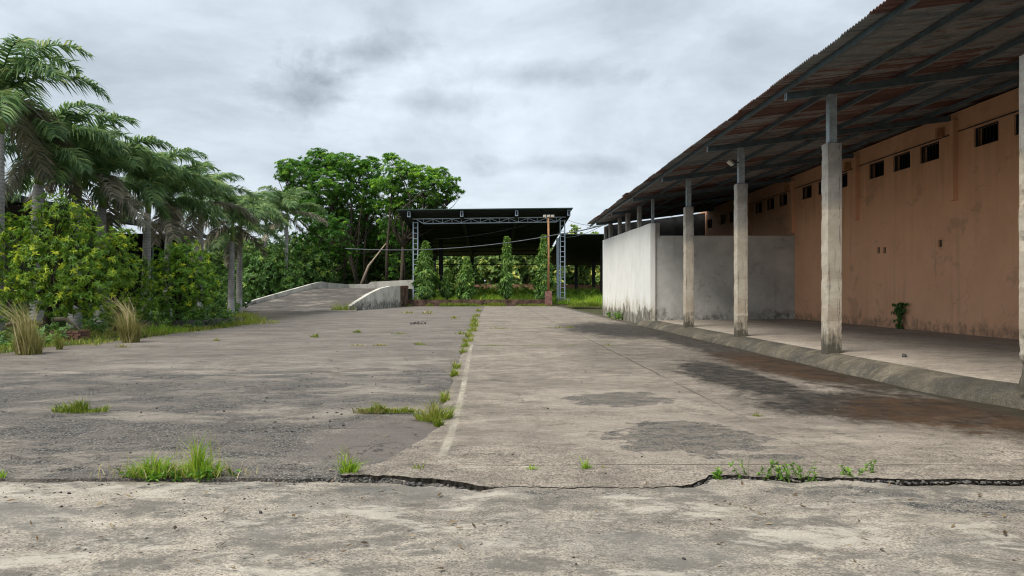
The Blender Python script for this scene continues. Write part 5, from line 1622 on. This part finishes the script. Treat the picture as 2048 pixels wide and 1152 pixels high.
# undergrowth beneath the palms and bushes
def undergrowth():
    rng = np.random.default_rng(700)
    lv = Leaves()
    n = 5200
    x = rng.uniform(-23, -12.6, n); y = 22 + 55 * rng.random(n) ** 1.2
    un = nz2(71)
    lim = verge_edge(y) - 1.4 - 0.8 * (un(x, y))
    dens = un(x + 4, y)
    k = (x < lim) & (dens > -0.25) & ~((y < 31) & (x > -19.5) & (dens < 0.1))
    x, y = x[k], y[k]
    h = (0.25 + 1.1 * np.clip(un(x, y) + 0.4, 0, 1)) * np.interp(y, [22, 30, 50], [0.55, 0.8, 1.5])
    z = SL * y + rng.random(len(x)) ** 0.8 * h
    C = np.stack([x, y, z], 1)
    A = unit(np.stack([rng.normal(size=len(x)) * 0.6, rng.normal(size=len(x)) * 0.6 - 0.2, np.ones(len(x))], 1))
    whorls(lv, rng, C, A, 9, 0.24, 0.085, 'whorl', rng.uniform(0.1, 0.85, len(x)))
    tag(link('undergrowth', lv.mesh('undergrowth'), MT['dark_leaf']), 'low dark undergrowth beneath the palms', 'undergrowth', None, 'stuff')
undergrowth()
def shed_weeds():
    rng = np.random.default_rng(720)
    lv = Leaves()
    n = 2600
    x = rng.uniform(-9, 14, n); y = rng.uniform(84, 126, n)
    un = nz2(73)
    k = un(x * 0.7, y * 0.7) > 0.05
    x, y = x[k], y[k]
    z = SL * y + 0.3 + 0.5 * sm(98, 122, y) + rng.random(len(x)) * 1.7 * np.clip(un(x * 0.7, y * 0.7) * 2.4, 0.1, 1.2)
    C = np.stack([x, y, z], 1)
    A = unit(np.stack([rng.normal(size=len(x)) * 0.5, rng.normal(size=len(x)) * 0.5 - 0.2, np.ones(len(x))], 1))
    whorls(lv, rng, C, A, 8, 0.45, 0.16, 'whorl', rng.uniform(0.3, 0.95, len(x)))
    tag(link('tall_weeds', lv.mesh('tall_weeds'), MT['lush_grass' if False else 'weed_leaf']), 'rank leafy weeds under the tall shed', 'weeds', None, 'stuff')
shed_weeds()

# --- individual tufts in the cracks
def tuft(label, p, n, rad, h, w, seed, mat='grass', lean=0.55, tint=(0.2, 0.85), tilt=None, cat='grass tuft', name='grass_tuft', squash=1.0, group='grass tufts in the pavement', zoff=-0.02):
    rng = np.random.default_rng(seed)
    a = rng.random(n) * 2 * np.pi; r = rad * rng.random(n) ** 0.7
    P = np.stack([np.cos(a) * r, np.sin(a) * r * squash, np.full(n, zoff)], 1)
    cn = fbm(seed + 3, 3)
    hh = h * rng.uniform(0.3, 1.0, n) * (1.15 - 0.6 * r / max(rad, 1e-6)) * np.clip(1 + 1.1 * cn(P[:, 0] / max(rad, 1e-6) * 3.5), 0.3, 1.7)
    lv = Leaves()
    tl = None
    if tilt is not None: tl = np.array([tilt])
    lv.add(*blades(rng, P, hh, rng.uniform(0.7, 1.3, n) * w, rng.uniform(0.1, 1.0, n) * lean * 1.6, rng.uniform(tint[0], tint[1], n), tl, None if tilt is not None else P * np.array([1, 1, 0]) / max(rad, 1e-6) * 0.9))
    o = link(name, lv.mesh(name), MT[mat])
    o.location = p
    return tag(o, label, cat, group)
def flower_heads(o, n, rad, h, seed, mat='dry_grass', w=0.006, tint=(0.5, 1.0)):
    rng = np.random.default_rng(seed)
    a = rng.random(n) * 2 * np.pi; r = rad * rng.random(n)
    P = np.stack([np.cos(a) * r, np.sin(a) * r, np.zeros(n)], 1)
    lv = Leaves()
    hh = h * rng.uniform(0.6, 1.0, n)
    lv.add(*blades(rng, P, hh, np.full(n, w), rng.uniform(0.1, 0.5, n), rng.uniform(tint[0], tint[1], n)))
    me = lv.mesh('seed_stalks')
    link('seed_stalks', me, MT[mat], o, False)
def g(u, v): return gp(u, v)
o = tuft('lush bright clump of grass in the left part of the long crack, left half', g(310, 948), 420, 0.24, 0.22, 0.01, 801, 'lush_grass', 0.6, squash=0.4)
flower_heads(o, 18, 0.25, 0.34, 811, w=0.004)
o = tuft('lush bright clump of grass with tall seed stalks in the left part of the crack', g(395, 948), 360, 0.2, 0.24, 0.01, 802, 'lush_grass', 0.5, squash=0.4)
flower_heads(o, 34, 0.22, 0.44, 812, 'grass', 0.004)
o = tuft('small grass tuft in the crack left of the concrete road', g(697, 944), 120, 0.07, 0.2, 0.01, 803, 'lush_grass', 0.7, squash=0.6)
flower_heads(o, 12, 0.08, 0.32, 813, 'grass')
tuft('wide low patch of grass alone on the left of the asphalt', g(160, 820), 420, 0.38, 0.17, 0.014, 804, 'grass', 0.7, squash=0.45)
tuft('sparse dry grass sprig on the front joint of the concrete road', g(835, 936), 40, 0.06, 0.11, 0.008, 805, 'grass', 0.9)
tuft('flat spreading grass sprig in the middle of the front joint', g(1065, 937), 60, 0.08, 0.06, 0.01, 806, 'lush_grass', 1.1)
tuft('little upright grass tuft on the front joint of the concrete road', g(1172, 936), 70, 0.035, 0.12, 0.009, 807, 'lush_grass', 0.8)
tuft('thin yellow grass sprig right of the little upright tuft', g(1208, 936), 22, 0.03, 0.1, 0.008, 808, 'dry_grass', 0.5)
tuft('grass sprig at the far left end of the long crack', g(4, 950), 40, 0.05, 0.12, 0.01, 809, 'lush_grass', 0.8)
# low broad leaves and dry thatch at the foot of the two big clumps
for ob, sd in ((bpy.data.objects['grass_tuft'], 1), (bpy.data.objects['grass_tuft.001'], 2)):
    rng = np.random.default_rng(1200 + sd)
    lv = Leaves(); n_ = 34
    C = np.stack([rng.normal(size=n_) * 0.17, rng.normal(size=n_) * 0.06 - 0.02, rng.uniform(-0.01, 0.05, n_)], 1)
    whorls(lv, rng, C, unit(np.stack([rng.normal(size=n_) * 0.4, rng.normal(size=n_) * 0.4, np.ones(n_)], 1)), 5, 0.06, 0.028, 'whorl', rng.uniform(0.1, 0.7, n_))
    link('low_leaves', lv.mesh('low_leaves'), MT['weed_leaf'], ob, False)
    lv = Leaves(); n_ = 120
    P_ = np.stack([rng.normal(size=n_) * 0.2, rng.normal(size=n_) * 0.06, np.full(n_, -0.01)], 1)
    lv.add(*blades(rng, P_, rng.uniform(0.04, 0.16, n_), np.full(n_, 0.008), rng.uniform(0.6, 1.8, n_), rng.uniform(0.5, 1.0, n_)))
    link('dry_blades', lv.mesh('dry_blades'), MT['dry_grass'], ob, False)
# grass along the transverse seam and along the edge of the road
tuft('dry reddish green grass along the cross seam left of the road edge', g(775, 822), 420, 0.42, 0.15, 0.014, 820, 'grass', 0.6, squash=0.14, tint=(0.35, 1.0))
tuft('dry tipped stretch of grass left of the seam corner', g(738, 823), 130, 0.22, 0.13, 0.013, 827, 'dry_grass', 0.6, squash=0.2)
o = tuft('bushy yellowing grass clump at the corner of seam and road edge', g(868, 836), 420, 0.22, 0.24, 0.013, 821, 'grass', 0.7, tint=(0.4, 1.0))
flower_heads(o, 50, 0.22, 0.28, 822)
tuft('narrow grass spill below the corner clump', g(878, 850), 80, 0.05, 0.14, 0.012, 823, 'grass', 0.6)
rg = random.Random(9)
seam = [(889, 800, 0.1, 0.24, 'bright grass tuft on the road edge just above the corner clump'), (908, 750, 0.12, 0.3, 'grass tuft filling the road edge gap, nearest of the upper edge growth'), (914, 735, 0.12, 0.24, 'grass tuft on the road edge behind the gap filler'),
        (926, 704, 0.16, 0.2, 'leafy grass at the lower end of the long edge strip'), (931, 692, 0.25, 0.28, 'thick grass in the edge strip beside the first cross joint'), (936, 682, 0.26, 0.36, 'thick grass in the edge strip just beyond the first cross joint'),
        (940, 672, 0.3, 0.4, 'thick grass in the middle of the edge strip'), (944, 662, 0.32, 0.5, 'tall grass in the upper middle of the edge strip'), (947, 652, 0.35, 0.6, 'tall grass near the upper end of the edge strip'), (949, 643, 0.3, 0.7, 'tall thin grass at the upper end of the edge strip'),
        (953, 632, 0.3, 0.5, 'grass far up the road edge'), (957, 622, 0.35, 0.5, 'farthest grass tuft on the road edge')]
for i, (u, v, r, h, lbl) in enumerate(seam):
    tuft(lbl, g(u, v), 120, r * 0.62, h * 0.7, 0.014 + 0.0006 * i * 2, 830 + i, 'grass', 0.6, squash=3.0, tint=(0.35, 1.0))
far_t = [(920, 667, 'low grass spreading left from the edge strip'), (630, 673, 'small grass tuft far out on the asphalt, left one of the pair'), (714, 664, 'small grass tuft far out on the asphalt, farther one'), (800, 667, 'small reddish grass tuft far out on the asphalt'),
         (840, 688, 'small bright tuft on the asphalt near the edge strip'), (432, 680, 'dry low grass tuft near the left verge'), (715, 690, 'dry flat tuft on the asphalt before the ramp'), (760, 690, 'second dry flat tuft on the asphalt before the ramp'),
         (910, 636, 'small far tuft beside the road edge'), (855, 627, 'dry grass smear far back on the asphalt'), (815, 626, 'dry grass smear before the curved parapet'), (245, 693, 'tiny dry tuft just below the left feather grass')]
for i, (u, v, lbl) in enumerate(far_t):
    p = g(u, v)
    tuft(lbl, p, 70, rg.uniform(0.006, 0.013) * p.y, rg.uniform(0.003, 0.007) * p.y, 0.0008 * p.y, 860 + i, 'grass' if i not in (5, 6, 7, 9, 10, 11) else 'dry_grass', 0.8, squash=0.6, tint=(0.3, 1.0))
jt = [(985, 691, 'low dry grass at the left end of the first cross joint'), (1065, 691, 'low dry grass in the middle of the first cross joint'), (1130, 691, 'low dry grass right of the middle of the first cross joint'), (1217, 691, 'green tuft where the cross joint meets the long joint'),
      (1000, 657, 'faint dry grass on the left of the second cross joint'), (1110, 656, 'faint dry grass on the right of the second cross joint'), (1137, 655, 'small tuft at the right end of the second cross joint'), (1516, 832, 'tiny yellowish sprig on the long joint of the road')]
for i, (u, v, lbl) in enumerate(jt):
    p = g(u, v)
    wide = i in (0, 1, 2, 4, 5)
    tuft(lbl, p, 90, (0.024 if wide else 0.007) * p.y, 0.004 * p.y if i < 7 else 0.1, 0.0008 * p.y, 880 + i, 'grass', 0.8, squash=0.12 if wide else 0.8, tint=(0.4, 1.0))
p = Vector((-12.25, 60.9, 0.2))
tuft('bright grass clump against the near end of the curved parapet', p, 420, 0.95, 0.85, 0.03, 890, 'grass', 0.55, tint=(0.35, 0.95))
tuft('tall bright grass clump at the grassy point before the ramp', Vector((-12.0, 37.3, 0.1)), 520, 1.15, 0.5, 0.022, 891, 'grass', 0.7, tint=(0.45, 0.95), group='grass clumps on the verge', squash=1.6)
tuft('bright grass clump left of the ramp foot', Vector((-13.6, 40.5, 0.1)), 420, 1.1, 0.5, 0.024, 892, 'grass', 0.7, tint=(0.4, 0.9), group='grass clumps on the verge', squash=1.5)
tuft('lush grass clump under the rounded green bush', Vector((-13.2, 29.6, 0.06)), 520, 0.9, 0.55, 0.018, 893, 'lush_grass', 0.55, group='grass clumps on the verge', squash=1.3)
# feather grass
def feather(label, p, h, n, seed, tilt, rad=0.28, plume=True):
    o = tuft(label, p, n, rad, h, 0.012, seed, 'dry_grass', 0.5, (0.0, 0.85), tilt, 'tall grass', 'feather_grass', 0.8, 'feather grass clumps', -0.05)
    if plume: 
        rng = np.random.default_rng(seed + 50)
        m = 70
        a = rng.random(m) * 2 * np.pi; r = rad * rng.random(m)
        P = np.stack([np.cos(a) * r, np.sin(a) * r, np.zeros(m)], 1)
        lv = Leaves()
        lv.add(*blades(rng, P, h * rng.uniform(0.9, 1.25, m), np.full(m, 0.016), rng.uniform(0.05, 0.5, m), rng.uniform(0.7, 1.0, m), np.array([tilt]) * rng.uniform(0.7, 1.9, (m, 1))))
        link('plume', lv.mesh('plume'), MT['dry_grass'], o, False)
    # a skirt of short drooping blades at its foot
    rng = np.random.default_rng(seed + 60)
    m = n // 2
    a = rng.random(m) * 2 * np.pi; r = rad * rng.random(m) ** 0.6
    P = np.stack([np.cos(a) * r, np.sin(a) * r, np.full(m, -0.03)], 1)
    lv = Leaves()
    lv.add(*blades(rng, P, h * rng.uniform(0.25, 0.6, m), np.full(m, 0.012), rng.uniform(0.3, 1.3, m), rng.uniform(0.0, 0.9, m)))
    link('outer_blades', lv.mesh('outer_blades'), MT['dry_grass'], o, False)
feather('wind-bent feather grass clump at the left edge of the yard', gp(58, 706), 1.3, 800, 901, (-0.3, 0, 0), 0.3)
feather('straw-coloured feather grass clump leaning left on the verge before the bushes', gp(262, 683), 1.42, 900, 902, (-0.26, 0, 0), 0.26)
feather('small bright green feather grass clump between the two big ones', gp(119, 697), 0.85, 140, 903, (-0.42, 0, 0), 0.08, False)
bpy.data.objects['feather_grass.002'].data.materials.clear() if 'feather_grass.002' in bpy.data.objects else None
for ob in [q for q in bpy.data.objects if q.name == 'feather_grass.002']: ob.data.materials.append(MT['grass'])

# broad-leaved weeds in the right part of the crack and at the white wall
def weed(label, p, stems, h, spread, leaf, seed, tint=(0.3, 0.85), flowers=0, mat='weed_leaf'):
    rng = np.random.default_rng(seed)
    root = empty('leafy_weed', p, label, 'weed', 'leafy weeds')
    lv = Leaves(); mb = MB()
    for i in range(stems):
        a = rng.random() * 2 * np.pi
        hh = h * rng.uniform(0.5, 1.0)
        b = np.array([rng.normal() * spread * 0.5, rng.normal() * 0.03, -0.05])
        e = b + np.array([math.cos(a) * spread * 0.6, math.sin(a) * spread * 0.4, hh + 0.05])
        pts = limb(mb, b, e, 0.004, 0.0015, rng, 0.1, 5)
        C = np.array([pts[k] for k in (2, 3, 4, 5)])
        A = unit(np.array([[0, 0, 1.0]] * 4) + 0.4 * rng.normal(size=(4, 3)))
        whorls(lv, rng, C, A, 6, leaf, leaf * 0.5, 'whorl', rng.uniform(tint[0], tint[1], 4))
    mb.build('stems', MT['shaft_green'], root, False)
    link('leaves', lv.mesh('leaves'), MT[mat], root, False)
    if flowers:
        mb = MB()
        for i in range(flowers):
            e = np.array([rng.normal() * spread * 0.8, rng.normal() * 0.05, h * rng.uniform(1.0, 1.5)])
            mb.tube([(e[0] * 0.3, e[1], 0), tuple(e)], 0.0015, 4)
        mb.build('flower_stalks', MT['shaft_green'], root, False)
        for i in range(flowers): pass
weed('leafy green weed with several stems in the right part of the long crack', g(1590, 954), 10, 0.13, 0.15, 0.036, 921, flowers=5)
weed('small leafy weed at the broken corner of the crack', g(1436, 952), 6, 0.06, 0.07, 0.036, 922)
weed('thin leafy weed left of the large crack weed', g(1495, 950), 5, 0.13, 0.14, 0.035, 923, flowers=2)
weed('small leafy weed right of the large crack weed', g(1712, 950), 5, 0.07, 0.1, 0.034, 924)
weed('tiny weed farthest right in the long crack', g(1742, 942), 3, 0.1, 0.04, 0.03, 925)
weed('broad leafy weed at the foot of the white wall', Vector((7.1, 41.2, 0.2)), 12, 0.55, 0.5, 0.16, 926)
# creeper on the orange wall
def creeper():
    rng = np.random.default_rng(931)
    y0 = WX * F / (1808 - VU)
    root = empty('creeper', (WX - 0.05, y0, vz(WX, y0)), 'dark green creeper clinging to the foot of the orange wall', 'creeper')
    mb = MB(); lv = Leaves()
    top = [(0, 0, 0.0), (-0.02, 0.05, 0.3), (-0.03, 0.0, 0.6), (-0.02, 0.12, 0.85)]
    mb.tube(top, [0.012, 0.01, 0.008, 0.004], 5)
    mb.tube([(-0.02, 0.02, 0.4), (-0.04, 0.2, 0.72), (-0.03, 0.28, 0.62)], [0.008, 0.006, 0.003], 5)
    mb.build('stem', MT['bark_dark'], root, False)
    n = 46
    z = rng.random(n) ** 0.6 * 0.9
    C = np.stack([np.full(n, -0.06) - 0.05 * rng.random(n), rng.normal(size=n) * np.interp(z, [0, 0.3, 0.7, 0.9], [0.03, 0.08, 0.2, 0.16]) + 0.06, z], 1)
    A = unit(np.stack([-np.ones(n), rng.normal(size=n) * 0.5, rng.normal(size=n) * 0.3 - 0.2], 1))
    whorls(lv, rng, C, A, 3, 0.16, 0.12, 'hang', rng.uniform(0.0, 0.6, n))
    link('leaves', lv.mesh('leaves'), MT['dark_leaf'], root, False)
creeper()

# ------------------------------------------------------------------ loose stones
def stones():
    rng = np.random.default_rng(950)
    mb_v, mb_f = [], []
    ico_v = []
    t = (1 + 5 ** 0.5) / 2
    iv = unit(np.array([(-1, t, 0), (1, t, 0), (-1, -t, 0), (1, -t, 0), (0, -1, t), (0, 1, t), (0, -1, -t), (0, 1, -t), (t, 0, -1), (t, 0, 1), (-t, 0, -1), (-t, 0, 1)], float))
    jf = np.array([(0, 11, 5), (0, 5, 1), (0, 1, 7), (0, 7, 10), (0, 10, 11), (1, 5, 9), (5, 11, 4), (11, 10, 2), (10, 7, 6), (7, 1, 8), (3, 9, 4), (3, 4, 2), (3, 2, 6), (3, 6, 8), (3, 8, 9), (4, 9, 5), (2, 4, 11), (6, 2, 10), (8, 6, 7), (9, 8, 1)])
    V = []; Fc = []; n0 = 0
    def put(x, y, z, s):
        nonlocal n0
        v = iv * rng.uniform(0.7, 1.25, (12, 1)) * s * np.array([rng.uniform(0.8, 1.5), rng.uniform(0.7, 1.2), rng.uniform(0.45, 0.8)])
        a = rng.random() * 6.28
        c, q = math.cos(a), math.sin(a)
        v = np.stack([v[:, 0] * c - v[:, 1] * q, v[:, 0] * q + v[:, 1] * c, v[:, 2]], 1)
        V.append(v + np.array([x, y, z + s * 0.25])); Fc.append(jf + n0); n0 += 12
    for i in range(700):
        x = rng.uniform(-5.5, 4.8); q = rng.random()
        y = float(front(x)) - abs(rng.normal()) * 0.9 if q < 0.6 else rng.uniform(4.2, 6.4)
        y = min(y, float(front(x)) - 0.06)
        d = float(np.interp(x, [-30, -1.4, -1.1, -0.5, -0.06, 0.05, 1.45, 1.62, 1.85, 3.0, 30], [0.042, 0.042, 0.07, 0.06, 0.03, 0.014, 0.014, 0.04, 0.085, 0.095, 0.1]))
        put(x, y, SL * y - d, 0.004 + 0.011 * rng.random() ** 4)
    for i in range(700):
        y = rng.uniform(6.7, 15) if rng.random() < 0.8 else rng.uniform(15, 40)
        x = rng.uniform(-9, -1.2)
        put(x, y, SL * y - 0.028, 0.006 + 0.014 * rng.random() ** 4)
    for i in range(220):    # rubble in the open crack
        x = rng.uniform(-1.15, -0.1) if rng.random() < 0.65 else rng.uniform(1.4, 1.85)
        put(x, float(front(x)) - rng.uniform(0.0, 0.06), SL * 6.3 - 0.07 + 0.02 * rng.random(), 0.008 + 0.02 * rng.random() ** 2)
    for i in range(420):    # crumbs along the broken lip on the right
        x = rng.uniform(1.5, 4.9)
        put(x, float(front(x)) - rng.normal() * 0.02 - 0.02, SL * 6.4 - 0.035 + 0.012 * rng.random(), 0.005 + 0.014 * rng.random() ** 2)
    for i in range(160):
        y = rng.uniform(7, 20); x = rng.uniform(-0.4, 6.5)
        put(x, y, SL * y, 0.005 + 0.01 * rng.random() ** 4)
    for i in range(46):     # white crumbs far back on the asphalt
        p = gp(rng.uniform(820, 850), rng.uniform(643, 648))
        put(p.x, p.y, p.z - 0.02, 0.05 * rng.uniform(0.5, 1.2))
    me = arr_mesh('gravel', np.concatenate(V), np.concatenate(Fc))
    m = Mat('gravel_stone', 0.95, 0.1)
    cc = m.N.new('ShaderNodeNewGeometry')
    m.color(m.ramp(cc.outputs['Random Per Island'], [(0, (0.035, 0.035, 0.037)), (0.45, (0.1, 0.095, 0.09)), (0.85, (0.13, 0.12, 0.105)), (1, (0.24, 0.215, 0.185))]))
    tag(link('gravel', me, m.mat), 'loose gravel and crumbs of concrete scattered over the pavement', 'gravel', None, 'stuff')
    V.clear(); Fc.clear(); n0 = 0
    put(0, 0, 0, 0.075)
    o = link('rock', arr_mesh('rock', V[0], Fc[0]), MT['stone'])
    o.location = (8.35, 15.0, vz(8.35, 15.0))
    tag(o, 'single dark stone lying on the veranda floor', 'rock')
stones()

def litter():
    rng = np.random.default_rng(1300)
    n = 900
    k = rng.integers(0, 3, n)
    y = np.where(k == 0, rng.uniform(7, 40, n), np.where(k == 1, rng.uniform(18, 50, n), rng.uniform(4.3, 7, n)))
    x = np.where(k == 0, -0.85 - np.abs(rng.normal(size=n)) * 0.6, np.where(k == 1, verge_edge(y) + np.abs(rng.normal(size=n)) * 1.3, rng.uniform(-4, 4, n)))
    dz = np.where(y < front(x), 0.03, 0.018)
    z = SL * y - dz + 0.006
    keep = (y > front(x) + 0.05) | (y < front(x) - 0.15)
    P = np.stack([x, y, z], 1)[keep]; m_ = len(P)
    a = rng.random(m_) * 6.28
    D = np.stack([np.cos(a), np.sin(a), rng.uniform(0.0, 0.25, m_)], 1)
    N = np.stack([rng.normal(size=m_) * 0.2, rng.normal(size=m_) * 0.2, np.ones(m_)], 1)
    V, Fc, T = leaf_arrays(P, D, N, rng.uniform(0.03, 0.09, m_), rng.uniform(0.01, 0.03, m_), rng.random(m_), 0.2, -0.1)
    m = Mat('dead_leaf', 0.9, 0.15)
    m.color(m.ramp(m.attr('tint'), [(0, (0.05, 0.035, 0.022)), (0.6, (0.13, 0.085, 0.045)), (1, (0.3, 0.23, 0.13))]))
    tag(link('leaf_litter', arr_mesh('leaf_litter', V, Fc, T), m.mat), 'small dead leaves scattered along seams and verge', 'leaf litter', None, 'stuff')
litter()
